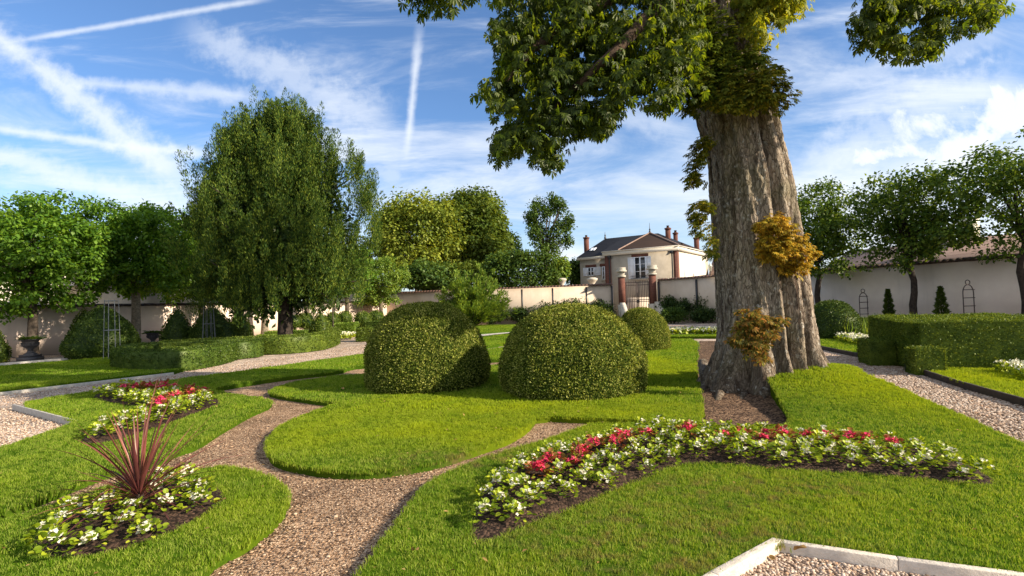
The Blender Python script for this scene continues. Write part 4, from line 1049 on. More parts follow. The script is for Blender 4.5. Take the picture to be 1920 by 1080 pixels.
    # sprouts on the trunk, each a cushion of drooping small leaves
    def sprout(name, blobs, m, size, per, label):
        ps = []
        for (px, py, rx, ry, Y, n) in blobs:
            a = rng.normal(size=(n, 3)) * np.array([.5, .5, .5]); a = a / np.maximum(1, np.linalg.norm(a, axis=1, keepdims=True))
            c = np.array(Pp(px, py, Y)); sc_ = Y / F; cl = c + a * np.array([rx * sc_, .22, ry * sc_])
            n_ = len(cl) * per; C = np.repeat(cl, per, 0); o = rdir(n_) * rng.random((n_, 1)) * .10; P = C + o
            away = unit(P - np.array([[TR.x, TR.y, 0]]) * np.array([[1, 1, 0]]) - np.stack([np.zeros(n_), np.zeros(n_), P[:, 2]], 1))
            D = unit(away * .8 + o * 6 + np.array([0, 0, -.45]) + rdir(n_) * .35); Nn = unit(np.array([0, 0, 1.0]) + away * .4 + rdir(n_) * .4)
            ps.append(palmate(P, D, Nn, rng.uniform(size * .7, size * 1.25, n_), 5))
        V, Fl = merge(ps); o = mesh_np(name, V - np.array([TR.x, TR.y, 0]), Fl, m, e); o['label'] = label
    sprout('trunk_foliage', [(1300, 60, 75, 60, 9.1, 200), (1270, 120, 55, 50, 9.1, 120), (1340, 120, 60, 45, 9.2, 130), (1320, 170, 48, 28, 9.2, 70), (1400, 110, 35, 22, 9.3, 36), (1290, 195, 14, 26, 9.5, 18), (1250, 30, 40, 40, 9.3, 50)], 'sprout_green', .115, 6, 'green leaves wrapped round the upper trunk')
    sprout('trunk_foliage', [(1385, 182, 64, 24, 9.1, 130), (1430, 160, 46, 32, 9.15, 100), (1462, 186, 32, 20, 9.35, 40), (1360, 150, 40, 22, 9.2, 40), (1440, 130, 24, 14, 9.4, 18)], 'sprout_olive', .105, 6, 'olive and gold leaf collar round the trunk')
    sprout('trunk_foliage', [(1318, 272, 22, 16, 9.7, 22), (1308, 310, 20, 26, 9.8, 26), (1305, 335, 18, 14, 9.8, 14)], 'sprout_olive', .11, 6, 'upper leafy tuft on the left side of the trunk')
    sprout('trunk_foliage', [(1318, 385, 20, 20, 9.8, 22), (1312, 415, 20, 26, 9.8, 26), (1333, 460, 10, 26, 9.8, 14)], 'sprout_olive', .11, 6, 'lower leafy tuft on the left side of the trunk')
    sprout('trunk_foliage', [(1452, 425, 34, 22, 9.25, 60), (1468, 462, 48, 30, 9.25, 80), (1505, 470, 22, 30, 9.4, 34), (1490, 500, 26, 14, 9.4, 20), (1445, 470, 22, 20, 9.3, 24)], 'sprout_orange', .095, 6, 'bright orange leafy cushion on the right of the trunk')
    sprout('trunk_foliage', [(1408, 602, 28, 24, 8.9, 40), (1440, 608, 28, 18, 8.95, 26), (1418, 640, 36, 22, 8.85, 36), (1388, 630, 14, 20, 8.95, 14), (1425, 665, 18, 12, 8.9, 9)], 'sprout_brown', .095, 6, 'brown and gold leafy tuft low on the trunk')
chestnut()

# ------------------------------------------------------------------ walls
def wall(name, p0, p1, h, thick, m, cm, label, cop=.12, over=.12, ch=.14, base=GZ):
    p0, p1 = Vector(p0), Vector(p1); d = (p1 - p0); Lw = d.length; d.normalize(); nrm = Vector((-d.y, d.x))
    if nrm.y < 0: nrm = -nrm
    e = empty(name, (p0.x, p0.y, 0), label, 'wall')
    fr = lambda s, t, z: (d.x * s + nrm.x * t, d.y * s + nrm.y * t, z)
    mb = MB(); mb.box(0, Lw, 0, thick, base, h, fr); mb.build('wall_face', m, e)
    mb = MB(); mid = thick / 2
    n = max(1, int(Lw / .28))
    for i in range(n):
        s0, s1 = Lw * i / n, Lw * (i + 1) / n - .01; dz = random.uniform(-.008, .008)
        a = [fr(s, t, z) for s in (s0, s1) for (t, z) in ((-over, h + dz + .002), (thick + over, h + dz + .002), (mid, h + ch + dz))]
        mb.add(a, [(0, 2, 1), (3, 4, 5), (0, 1, 4, 3), (1, 2, 5, 4), (2, 0, 3, 5)])
    mb.build('coping', cm, e); return e, fr, Lw
WLx = lambda Y: -22.9 + .475 * (Y - 23.9)
wall('garden_wall', (WLx(12), 12), (WLx(48.2), 48.2), 2.16, .3, 'plaster_pink', 'dark_coping', 'long pink plastered garden wall on the left behind the limes')
ec, frc, Lc = wall('garden_wall', (WLx(48.2) - .3, 48.3), (XY(1151, 42.4), 42.4), 2.93, .3, 'plaster', 'coping_tile', 'cream garden wall between the left wall and the iron gate', over=.18)
def rods(e, fr, Lw, ss, h, m='iron'):
    mb = MB()
    for s in ss: mb.box(s - .05, s + .05, -.10, -.004, .0, h, fr)
    mb.build('drain_pipes', m, e)
pc = lambda px: None
def s_at(px, p0, p1):
    best = None
    for k in range(401):
        s = k / 400; x = p0[0] + (p1[0] - p0[0]) * s; y = p0[1] + (p1[1] - p0[1]) * s; q, _ = proj(x, y, 1.5)
        if best is None or abs(q - px) < best[0]: best = (abs(q - px), s * math.hypot(p1[0] - p0[0], p1[1] - p0[1]))
    return best[1]
pL = (WLx(48.2) - .3, 48.3); pR = (XY(1151, 42.4), 42.4)
for px in (979, 1037, 1100, 1148):
    s = s_at(px, pL, pR); mb = MB(); mb.box(s - .06, s + .06, -.12, -.004, .1, 2.85, frc); mb.build('iron_stay', 'iron', ec)
gR0 = (XY(1236, 41.6), 41.6); gR1 = (XY(1420, 35.5), 35.5)
eg, frg, Lg_ = wall('garden_wall', gR0, gR1, 3.15, .3, 'plaster', 'coping_tile', 'cream garden wall right of the iron gate behind dark shrubs', over=.15)
for px in (1236.5, 1308):
    s = max(.08, s_at(px, gR0, gR1)); mb = MB(); mb.box(s - .06, s + .06, -.12, -.004, .1, 3.05, frg); mb.build('iron_stay', 'iron', eg)
wr0 = (XY(1420, 35.2), 35.0); 
wall('garden_wall', (XY(1500, 32.6), 32.6), (24.6, 17.5), 3.0, .3, 'plaster_right', 'dark_coping', 'long white plastered wall on the right behind the trellises', over=.16, ch=.2)
wall('garden_wall', gR1, (XY(1500, 32.6) - .05, 32.75), 3.05, .3, 'plaster_right', 'dark_coping', 'short wall piece joining the two walls behind the chestnut')

# gate, piers and steps
def pier(px, Y, ztop, label):
    x = XY(px, Y); e = empty('gate_pier', (x, Y, 0), label, 'gate pier', 'brick piers of the gate')
    mb = MB(); mb.box(-.23, .23, -.23, .23, 1.35, ztop - .75); mb.build('brick_shaft', 'brick', e)
    mb = MB(); mb.box(-.31, .31, -.31, .31, GZ, 1.348); mb.build('stone_base', 'stone', e)
    mb = MB(); mb.box(-.30, .30, -.30, .30, ztop - .748, ztop - .62); mb.box(-.22, .22, -.22, .22, ztop - .618, ztop - .34); mb.box(-.36, .36, -.36, .36, ztop - .338, ztop - .2); mb.box(-.3, .3, -.3, .3, ztop - .198, ztop - .1); mb.box(-.30, .30, -.30, .30, ztop - .098, ztop)
    o = mb.build('cap', 'stone', e); return e
pier(1168, 42.1, 4.25, 'brick gate pier left of the iron gate'); pier(1226, 41.75, 4.35, 'brick gate pier right of the iron gate')
def gate():
    a = Vector((XY(1174.5, 42.0), 42.0, 0)); b = Vector((XY(1220.5, 41.8), 41.8, 0)); d = (b - a).normalized(); w = (b - a).length
    e = empty('iron_gate', tuple(a), 'tall dark iron double gate between the brick piers', 'gate'); fr = lambda s, t, z: (d.x * s - d.y * t, d.y * s + d.x * t, z)
    z0, z1 = .55, 3.1
    for (s0, s1) in ((.02, w / 2 - .015), (w / 2 + .015, w - .02)):
        mb = MB()
        for (u, v) in ((s0, s0 + .07), (s1 - .07, s1)): mb.box(u, v, -.03, .03, z0, z1, fr)
        for z in (z0, 1.52, 1.66, z1 - .28, z1 - .06): mb.box(s0 + .071, s1 - .071, -.02, .02, z, z + .05, fr)
        nb = 6
        for i in range(nb):
            s = s0 + .07 + (s1 - s0 - .14) * (i + .5) / nb; mb.box(s - .02, s + .02, -.045, -.021, z0 + .05, z1 + .1, fr)
        mb.build('gate_leaf', 'rust_iron', e)
    mb = MB(); mb.box(w / 2 - .1, w / 2 + .1, -.09, -.047, 1.45, 1.7, fr); mb.build('lock', 'iron', e)
    e2 = empty('stone_steps', (a.x + w / 2, a.y - .6, 0), 'pale stone steps with sloping cheeks leading up to the iron gate', 'steps')
    mb = MB()
    for i in range(4): mb.box(-w / 2 - .2, w / 2 + .2, -1.9 + i * .45, .45, GZ - .02 + (0 if i == 0 else .145 * i + .002), .145 * (i + 1))
    mb.build('treads', 'stone', e2)
    for sx in (-1, 1):
        mb = MB(); x0 = sx * (w / 2 + .4)
        P = [(x0 + dx, yy, zz) for dx in (-.16, .16) for (yy, zz) in ((-2.1, GZ), (.2, GZ), (.2, 1.5), (-.3, 1.5), (-2.1, .35))]
        mb.add(P, [(0, 1, 2, 3, 4), (9, 8, 7, 6, 5), (0, 5, 6, 1), (1, 6, 7, 2), (2, 7, 8, 3), (3, 8, 9, 4), (4, 9, 5, 0)])
        mb.build('cheek_wall', 'stone', e2)
gate()
mb = MB(); mb.box(XY(1178, 46), XY(1222, 46), 46, 46.3, GZ, 1.9); tag(mb.build('courtyard_wall', 'plaster'), 'low pale wall seen through the bars of the gate', 'wall')
# stone urns / pedestals on terrace behind the wall
def pedestal(px, Y, ytop, label, r=.42):
    x = XY(px, Y); zt = zat(px, ytop, Y); e = empty('stone_urn', (x, Y, 0), label, 'urn', 'stone ornaments behind the wall')
    mb = MB(); mb.box(-r * .8, r * .8, -r * .8, r * .8, GZ, zt - .95); mb.build('pedestal', 'stone', e)
    mb = MB(); mb.lathe([(.0, zt - .948), (r * .7, zt - .948), (r * .5, zt - .8), (r * .55, zt - .55), (r * 1.0, zt - .3), (r * 1.25, zt - .22), (r * 1.25, zt - .1), (r * .7, zt - .02), (0, zt)], seg=16); mb.build('bowl', 'stone', e, True)
pedestal(1056, 48.5, 521, 'stone ornament on the wall end right of the tall hedge', .34); pedestal(1113, 44.5, 520, 'stone urn on the wall before the left windows of the house', .36)

# ------------------------------------------------------------------ house
def house():
    Rc = Vector((15.55, 50.0, 0)); e1 = Vector((-.823, .568, 0)); e2v = Vector((.568, .823, 0))
    fr = lambda t, v, z: tuple(e1 * t + e2v * v + Vector((0, 0, z)))
    def tpx(px, v):
        lo, hi = -10, 25
        for _ in range(50):
            m = (lo + hi) / 2; p = Rc + e1 * m + e2v * v; q, _y = proj(p.x, p.y, 5)
            if q > px: lo = m
            else: hi = m
        return lo
    def zpx(px, py, v):
        t = tpx(px, v); p = Rc + e1 * t + e2v * v; return Pp(px, py, p.y).z
    e = empty('house', tuple(Rc), 'cream rendered house with slate and tile roofs beyond the iron gate', 'house')
    W, Dp = 7.3, 7.4; zc = 6.45; L2 = tpx(1088, 3); 
    mb = MB(); mb.box(.0, W, 0, 3.0, 0, zc, fr); mb.build('front_wall', 'render_tan', e)  # tan render carries the facade's shade in its colour
    mb = MB(); mb.box(-.012, -.002, .0, Dp + 2.5, 0, zc, fr); mb.build('side_wall', 'render_cream', e)  # lighter render copy, sunlight on this side put into the colour
    mb = MB(); mb.box(W + .003, L2, 3.0, 11, 0, zc, fr); mb.box(0, W, 3.003, 11, 0, zc - .003, fr); mb.build('wing_wall', 'render_tan', e)
    mb = MB()
    mb.box(-.22, W + .2, -.2, 0 - .003, zc - .22, zc + .16, fr); mb.box(-.22, -.015, .0, Dp + 2.6, zc - .22, zc + .16, fr); mb.box(W + .21, L2 + .25, 2.78, 2.998, zc - .2, zc + .1, fr)
    mb.box(-.30, W + .28, -.3, 0, zc + .162, zc + .24, fr); mb.box(-.30, -.002, .003, Dp + 2.7, zc + .162, zc + .24, fr)
    mb.build('cornice', 'cornice_paint', e)
    # roofs
    ze = zc + .24; za = 8.75; ta = tpx(1221, 5)
    t62 = tpx(1160, -.3)
    mb = MB(); mb.add([fr(t62, -.3, ze - .004), fr(W + .28, -.3, ze - .004), fr(W + .28, 5, za - .35), fr(ta, 5.0, za - .01)], [(0, 1, 2, 3)][::1]); mb.add([fr(W + .28, -.3, ze - .004), fr(W + .28, 3, ze - .004), fr(W + .28, 5, za - .35)], [(0, 1, 2)]); mb.build('slate_slope', 'slate', e)
    mb = MB(); A = [fr(-.3, -.3, ze), fr(t62, -.3, ze), fr(ta, 5.0, za), fr(ta, 8, za), fr(-.3, 10, ze), fr(W, 8, ze)]
    mb.add(A, [(0, 1, 2), (0, 2, 3, 4), (1, 5, 3, 2)]); mb.build('tiled_roof', 'roof_tile', e)
    mb = MB(); rz = 8.9; tl = tpx(1137, 7); tr_ = ta - .2
    B = [fr(L2 + .3, 2.75, zc + .12), fr(-.3, 2.75, zc + .12), fr(tr_, 7, rz), fr(tl, 7, rz), fr(L2 + .3, 11.2, zc + .12), fr(-.3, 11.2, zc + .12)]
    mb.add(B, [(1, 0, 3, 2), (0, 4, 3), (4, 5, 2, 3), (5, 1, 2)]); mb.build('slate_roof', 'slate', e)
    mb = MB()
    mb.tube([fr(t62, -.3, ze + .03), fr(ta, 5, za + .05)], .07, 6); mb.tube([fr(-.3, -.3, ze + .03), fr(ta, 5, za + .05)], .07, 6); mb.build('ridge_tiles', 'roof_tile_pale', e)
    for (t, v, z, h) in ((ta, 5, za, 1.1), (tl, 7, rz, .8)):
        mb = MB(); p = fr(t, v, z); mb.lathe([(.16, 0), (.09, .2), (.06, .3), (.10, .38), (.035, .5), (.015, h)], p, 8); mb.build('finial', 'iron', e)
    for (px, w_, yt, v, zb) in ((1101.5, 9, 441, 8.5, 6.6), (1255, 9.5, 423, 6.0, 7.0), (1269, 8, 432, 8.5, 6.5), (1308, 9.5, 441, 10.5, 6.0), (1281, 4.5, 456, 4.5, 6.5)):
        t = tpx(px, v); p = Rc + e1 * t + e2v * v; s = w_ / F * p.y / 2 / 1.25; zt = Pp(px, yt, p.y).z
        c = MB(); c.box(t - s, t + s, v - s, v + s, zb, zt - .42, fr); c.box(t - s - .06, t + s + .06, v - s - .06, v + s + .06, zt - .418, zt - .25, fr); co = c.build('chimney', 'brick', e)
        c = MB(); q = fr(t, v, zt - .248); c.lathe([(.17, 0), (.13, .1), (.13, .2), (.17, .25), (0, .25)], q, 10); c.build('chimney_pot', 'roof_tile', co)
    # quoins
    for nm, (t0, t1, v0, v1) in {'a': (.0, .32, -.03, -.003), 'b': (tpx(1146, 0), W + .02, -.03, -.003)}.items():
        mb = MB(); mb.box(t0, t1, v0, v1, 0, zc - .222, fr); mb.build('brick_quoin', 'brick', e)
    mb = MB(); mb.box(-.045, -.0125, -.03, .55, 0, zc - .223, fr); mb.build('brick_quoin', 'brick', e)
    for t in (tpx(1261.5, 0), tpx(1144, 0)):
        mb = MB(); p = [fr(t, -.15, 0), fr(t, -.15, zc - .5)]; mb.tube(p, .07, 8); mb.box(t - .14, t + .14, -.28, -.05, zc - .5, zc - .25, fr); mb.build('downpipe', 'iron', e)
    def window(pxl, pxr, yt, yb, v, sh=True, brk=True, panes=3):
        t1, t0 = tpx(pxl, v), tpx(pxr, v); z1 = zpx((pxl + pxr) / 2, yt, v); z0 = zpx((pxl + pxr) / 2, yb, v)
        mb = MB(); mb.box(t0, t1, v - .02, v - .004, z0, z1, fr); wn = mb.build('window', 'dark_glass', e)
        mb = MB(); f = .07; d0, d1 = v - .06, v - .021
        mb.box(t0 - .02, t0 + f, d0, d1, z0, z1, fr); mb.box(t1 - f, t1 + .02, d0, d1, z0, z1, fr); mb.box(t0 + f + .001, t1 - f - .001, d0, d1, z1 - f, z1, fr); mb.box(t0 + f + .001, t1 - f - .001, d0, d1, z0, z0 + f, fr)
        mid = (t0 + t1) / 2; mb.box(mid - .06, mid + .06, d0 - .003, d1 - .003, z0 + .01, z1 - .01, fr)
        for i in range(1, panes): zq = z0 + (z1 - z0) * i / panes; mb.box(t0 + f + .002, mid - .061, d0 + .01, d1, zq - .022, zq + .022, fr); mb.box(mid + .061, t1 - f - .002, d0 + .01, d1, zq - .022, zq + .022, fr)
        mb.build('frame', 'white_paint', wn)
        mb = MB(); mb.box(t0 - .1, t1 + .1, v - .16, v - .003, z0 - .12, z0 - .003, fr); mb.build('sill', 'stone', wn)
        if brk:
            mb = MB(); mb.box(t0 - .28, t1 + .28, v - .05, v - .003, z1 + .003, z1 + .30, fr); mb.build('brick_lintel', 'brick', e)
        return t0, t1, z0, z1
    def shutter(ta_, tb, z0, z1, v):
        mb = MB(); mb.box(ta_, tb, v - .05, v - .02, z0, z1, fr); n = 3
        mb.box(ta_, ta_ + .06, v - .08, v - .051, z0, z1, fr); mb.box(tb - .06, tb, v - .08, v - .051, z0, z1, fr)
        for i in range(n + 1): zq = z0 + (z1 - z0 - .08) * i / n; mb.box(ta_ + .061, tb - .061, v - .078, v - .051, zq, zq + .08, fr)
        k = int((z1 - z0) / .11)
        for i in range(k): zq = z0 + .05 + (z1 - z0 - .1) * i / k; mb.box(ta_ + .061, tb - .061, v - .068, v - .0512, zq, zq + .035, fr)
        mb.build('shutter', 'white_paint', e)
    t0, t1, z0, z1 = window(1190, 1211, 481.5, 522.5, 0, panes=3)
    shutter(tpx(1189.5, 0), tpx(1178, 0), z0, z1, 0); shutter(tpx(1221, 0), tpx(1211.5, 0), z0, z1, 0)
    mb = MB()
    for i in range(26): s = t0 - .3 + (t1 - t0 + .6) * i / 25; mb.tube([fr(s, -.35, z0), fr(s + .04 * math.sin(i), -.35, z0 + .28)], .012, 4)
    for zq in (z0 + .02, z0 + .28): mb.tube([fr(t0 - .32, -.35, zq), fr(t1 + .32, -.35, zq)], .02, 4)
    mb.build('window_railing', 'iron', e)
    a = window(1102.5, 1114, 501.5, 517, 3, panes=2); shutter(tpx(1102, 3), tpx(1094, 3), a[2], a[3], 3); shutter(tpx(1126.5, 3), tpx(1114.8, 3), a[2], a[3], 3)
    window(1129.5, 1138, 499.5, 524, 3, panes=3)
    # side face: pale shutters and lamp bracket
    for (v0, v1) in ((2.2, 3.3), (5.6, 6.6)):
        mb = MB(); mb.box(-.07, -.0125, v0, v1, 3.2, 5.3, fr); mb.build('side_shutter', 'white_paint', e)
    mb = MB(); lp = fr(-1.6, 5.5, 4.35); mb.tube([fr(-.02, 5.5, 3.9), fr(-.8, 5.5, 3.95), fr(-1.6, 5.5, 4.0), lp], .045, 6); mb.build('lamp_bracket', 'iron', e)
    mb = MB(); mb.lathe([(0, 0), (.12, 0), (.2, .45), (.26, .5), (.1, .72), (0, .85)], lp, 6); mb.build('lamp', 'lamp_glass', e)
    # skylights
    for (px, py) in ((1113, 474), (1149, 471)):
        for dx in (-2.6, 2.6):
            p = Pp(px + dx, py, 58.5)
            v = 4.3; t = tpx(px + dx, v); z = zc + .12 + (rz - zc - .12) * (v - 2.75) / 4.25 + .05
            sl_ = (rz - zc - .12) / 4.25; mb = MB()
            P = [fr(t - .16, v - .3, z - .3 * sl_), fr(t + .16, v - .3, z - .3 * sl_), fr(t + .16, v + .3, z + .3 * sl_), fr(t - .16, v + .3, z + .3 * sl_)]
            P += [(q[0], q[1], q[2] + .07) for q in P]; mb.hexa(P); mb.build('skylight', 'white_paint', e)
    # lower rear annexe
    e3 = empty('annexe', tuple(Rc + e2v * 9), 'low annexe with brown roof just right of the house', 'building')
    fa = lambda t, v, z: tuple(e1 * t + e2v * v + Vector((0, 0, z)))
    mb = MB(); mb.box(-6, -.3, 1.2, 7, 0, 4.2, fa); mb.build('wall', 'render_cream', e3)
    mb = MB(); mb.add([fa(-6.3, .9, 4.2), fa(-.3, .9, 4.2), fa(-.3, 4, 6.8), fa(-6.3, 4, 5.2), fa(-.3, 7.2, 4.2), fa(-6.3, 7.2, 4.2)], [(0, 1, 2, 3), (3, 2, 4, 5), (0, 3, 5), (1, 4, 2)]); mb.build('roof', 'roof_tile_pale', e3)
house()

def simple_house(name, x0, x1, y0, y1, zw, zr, label, wm='render_cream', rm='roof_tile', win=()):
    e = empty(name, ((x0 + x1) / 2, y0, 0), label, 'building'); ox, oy = (x0 + x1) / 2, y0
    mb = MB(); mb.box(x0 - ox, x1 - ox, 0, y1 - y0, 0, zw)
    hx = (x1 - x0) / 2; D = y1 - y0
    mb.build('wall', wm, e)
    mb = MB(); mb.add([(-hx - .3, -.3, zw), (hx + .3, -.3, zw), (hx + .3, D / 2, zr), (-hx - .3, D / 2, zr), (hx + .3, D + .3, zw), (-hx - .3, D + .3, zw)], [(0, 1, 2, 3), (3, 2, 4, 5), (0, 3, 5), (1, 4, 2)]); mb.build('roof', rm, e)
    for (wx, z0, z1, ww) in win:
        mb = MB(); mb.box(wx, wx + ww, -.04, -.004, z0, z1); w = mb.build('window', 'dark_glass', e)
        mb = MB(); mb.box(wx - .08, wx, -.07, -.003, z0, z1); mb.box(wx + ww, wx + ww + .08, -.07, -.003, z0, z1); mb.box(wx + ww / 2 - .04, wx + ww / 2 + .04, -.07, -.041, z0, z1); mb.box(wx - .08, wx + ww + .08, -.07, -.003, z1 + .001, z1 + .09); mb.build('frame', 'white_paint', w)
    return e
simple_house('neighbour_house', -27.5, -22.5, 33, 39, 3.6, 5.0, 'grey roofed outbuilding behind the left wall between the first limes', 'render_tan', 'lead_roof')
simple_house('neighbour_house', -25.0, -19.4, 36.5, 42, 4.6, 5.6, 'bright white house glimpsed under the second lime crown', 'render_cream', 'roof_tile', [(1.0, 2.6, 3.8, .9)])
simple_house('neighbour_house', -34, -28.2, 30, 36, 5.2, 6.4, 'pale house glimpsed through the first lime crown at left', 'render_cream', 'lead_roof', [(.5, 2.6, 4.0, 1.0)])
simple_house('neighbour_house', -21, -16, 56, 62, 6.2, 8.2, 'tile roofed house half hidden behind yew and yellow tree', 'render_tan', 'roof_tile', [(.5, 4, 5.4, .9)])
def right_barn():
    a = Vector((XY(1560, 34) , 34.0, 0)); b = Vector((27.3, 18.0, 0)); d = (b - a).normalized(); n = Vector((-d.y, d.x, 0)); Lb = (b - a).length
    if n.x < 0: n = -n
    e = empty('tiled_barn', tuple(a), 'long low building with pale tiled roof behind the right wall', 'building'); fr = lambda s, t, z: (d.x * s + n.x * t, d.y * s + n.y * t, z)
    mb = MB(); mb.box(0, Lb, 0, 5, 0, 3.4, fr); mb.build('wall', 'render_tan', e)
    mb = MB(); mb.add([fr(-.3, -.3, 3.3), fr(Lb, -.3, 3.3), fr(Lb, 2.5, 4.5), fr(-.3, 2.5, 4.5), fr(Lb, 5.3, 3.3), fr(-.3, 5.3, 3.3)], [(0, 1, 2, 3), (3, 2, 4, 5), (0, 3, 5), (1, 4, 2)]); mb.build('roof', 'roof_tile_pale', e)
    mb = MB(); mb.box(6, 6.7, 2.1, 2.9, 4.2, 5.6, fr); mb.build('chimney', 'render_cream', e)
right_barn()

# ------------------------------------------------------------------ tall clipped hedge and wall shrubs
def longhedge(px0, px1, Y, ytop, label, seed, ry=1.2, lump=.12, leaf='hedge_leaf', nc=260):
    x0, x1 = XY(px0, Y), XY(px1, Y); tree('tall_hedge', (x0 + x1) / 2, Y, label, 'hedge', None, zat((px0 + px1) / 2, ytop, Y), 1.0, (x1 - x0) / 2 + .2, ry, .1, leaf, 'bark_dark', nc, 60, .26, .18, .55, 6.0, .1, lump, .6, .05, seed, flat=.9)
longhedge(795, 925, 50.5, 492, 'long tall clipped hedge above the cream wall', 4)
longhedge(905, 1050, 49, 473, 'taller dark clipped hedge block left of the slender tree', 6, 1.4, nc=330, leaf='mid_leaf')
def shrub(px, Y, ytop, wpx, label, leaf='dark_leaf', nc=40, per=60, L=.15, name='wall_shrub', group='shrubs against the cream walls', crad=.35, power=2.4, zb=0.05, ry=.7, droop=.1, lump=.4, cat='shrub'):
    x = XY(px, Y); zt = zat(px, ytop, Y); r = wpx / F * Y / 2
    return tree(name, x, Y, label, cat, group, zt, zb, r, ry, .05, leaf, 'bark_dark', nc, per, L, L * .6, crad, power, droop, lump, .3, .03, px * .1, flat=.9)
shrub(925, 44.2, 577, 62, 'dark shrub right of the feathery maple'); shrub(972, 44, 574, 50, 'dark shrub in the gap between the two big domes')
shrub(1025, 43.6, 566, 66, 'dark climbing shrub behind the top of the largest dome', nc=55); shrub(1082, 43, 558, 66, 'leafy dark shrub behind the largest dome below the house', nc=60); shrub(1130, 42.4, 562, 50, 'dark shrub at the left foot of the gate pier', nc=50)
shrub(1258, 40.6, 554, 46, 'dark laurel just right of the gate pier', nc=60); shrub(1290, 39.8, 556, 44, 'dark laurel between gate pier and chestnut, second from the pier', nc=60); shrub(1322, 39, 554, 44, 'dark laurel next to the left side of the chestnut trunk', nc=60); shrub(1352, 38.4, 554, 40, 'dark laurel partly hidden by the chestnut trunk', nc=50)
shrub(1264, 38.4, 577, 52, 'rounded bright green shrub in front of the laurels', 'mid_leaf', 60); shrub(1318, 37.8, 580, 56, 'low dark green shrub in front of the laurels near the chestnut', 'dark_leaf', 60)
def maple():
    Y = 42.5; x = XY(887, Y); e = empty('feathery_maple', (x, Y, 0), 'feathery spreading light green shrub between the two big domes', 'shrub')
    C = []; mb = MB(); zb = .05
    for k in range(150):
        a = rng.uniform(-1, 1); el = rng.uniform(.0, 1.0); th = rng.uniform(0, 6.283)
        ln = 1; sp = 3.5 * (1 - .38 * el) * math.sqrt(rng.random()); ht = zat(887, 508, Y) * (.20 + .80 * el * rng.uniform(.7, 1.05)) * (1 - .10 * (sp / 2.9) ** 2)
        tip = Vector((sp * math.cos(th), sp * math.sin(th) * .8, max(.7, ht))); mb.tube([(0, 0, GZ), tip * .35 + Vector((0, 0, .3)), tip], [.05, .035, .01], 4, cap=False)
        for q in (1, .86, .7, .52): C.append(np.array(tip) * q + np.array([0, 0, .12 * (1 - q)]) + rng.normal(size=3) * .16)
    C = np.array(C); per = 42; n = len(C) * per; CC = np.repeat(C, per, 0); o = rdir(n) * .27 * rng.random((n, 1)) ** .5
    P = CC + o; D = unit(unit(CC) * .9 + o * 1.5 + rdir(n) * .3 + np.array([0, 0, .1])); s = rng.uniform(.7, 1.3, n)
    mesh_np('crown', *leafgeo(P, D, unit(rdir(n) * .6 + np.array([0, 0, 1])), .20 * s, .09 * s, .05), 'bright_leaf', e); mb.build('stems', 'bark_dark', e)
maple()
# small dark conifers by the right wall
for (px, Y, yt, w, lb) in ((1668, 26.2, 543, 20, 'small dark conifer left of the middle right hand trunk'), (1767, 24.0, 538, 26, 'small dark conifer right of the middle right hand trunk')):
    x = XY(px, Y); h = zat(px, yt, Y); e = empty('conifer', (x, Y, 0), lb, 'conifer', 'small conifers before the right wall'); r = w / F * Y / 2
    n = 3800; t = rng.random(n) ** 1.2; a = rng.uniform(0, 6.283, n); rr = r * (1 - t) ** .8 * rng.random(n) ** .4 * (1 + .25 * np.sin(t * 40))
    P = np.stack([np.cos(a) * rr, np.sin(a) * rr, .1 + t * (h - .1)], 1); D = np.stack([np.cos(a), np.sin(a), np.full(n, .5)], 1) + rdir(n) * .3
    mesh_np('foliage', *leafgeo(P, D, rdir(n) + np.array([0, 0, .5]), rng.uniform(.06, .14, n), .035), 'box_leaf_dark', e)
    mb = MB(); mb.tube([(0, 0, GZ), (0, 0, h * .95)], [.04, .01], 5); mb.build('stem', 'bark_dark', e)

# ------------------------------------------------------------------ trellises, obelisks, urns
for (px, Y, yt, w, lb) in ((1621, 28.3, 541, 15, 'narrow arched iron trellis, the one nearer the chestnut'), (1819, 23.4, 524, 20, 'arched iron trellis farther right above the square hedge')):
    x = XY(px, Y); h = zat(px, yt, Y); hw = w / F * Y / 2; e = empty('trellis', (x, Y, 0), lb, 'trellis', 'arched iron trellises'); mb = MB()
    zs = h - .22 - hw * 1.6
    arc = [(-hw * math.cos(a), 0, zs + hw * 1.6 * math.sin(a)) for a in np.linspace(0, math.pi, 13)]
    mb.tube([(-hw, 0, GZ)] + arc + [(hw, 0, GZ)], .022, 6); mb.build('arch', 'rust_iron', e)
    mb = MB(); mb.tube([(.1 * math.cos(a), 0, h - .12 + .1 * math.sin(a)) for a in np.linspace(0, 2 * math.pi, 13)], .018, 5); mb.build('ring', 'rust_iron', e)
    for i in range(5):
        z = .25 + (zs - .1) * i / 4; mb = MB(); mb.tube([(-hw * 1.12, -.03, z), (hw * 1.12, -.03, z)], .018, 5); mb.build('rung', 'rust_iron', e)
def obelisk(px, Y, yt, wt, wb, label, base=GZ):
    x = XY(px, Y); h = zat(px, yt, Y); e = empty('wire_obelisk', (x, Y, 0), label, 'plant support', 'slim wire obelisks')
    rb, rt_ = wb / F * Y / 2, wt / F * Y / 2
    mb = MB()
    for k in range(8): a = 2 * math.pi * (k + .3) / 8; mb.tube([(rb * math.cos(a), rb * math.sin(a), base), (rt_ * math.cos(a), rt_ * math.sin(a), h)], .012, 4)
    mb.build('rods', 'wire', e)
    for q in (.03, .5, .98):
        mb = MB(); r = rb + (rt_ - rb) * q; mb.tube([(r * 1.01 * math.cos(a), r * 1.01 * math.sin(a), base + (h - base) * q) for a in np.linspace(0, 6.283, 17)], .012, 4); mb.build('hoop', 'wire', e)
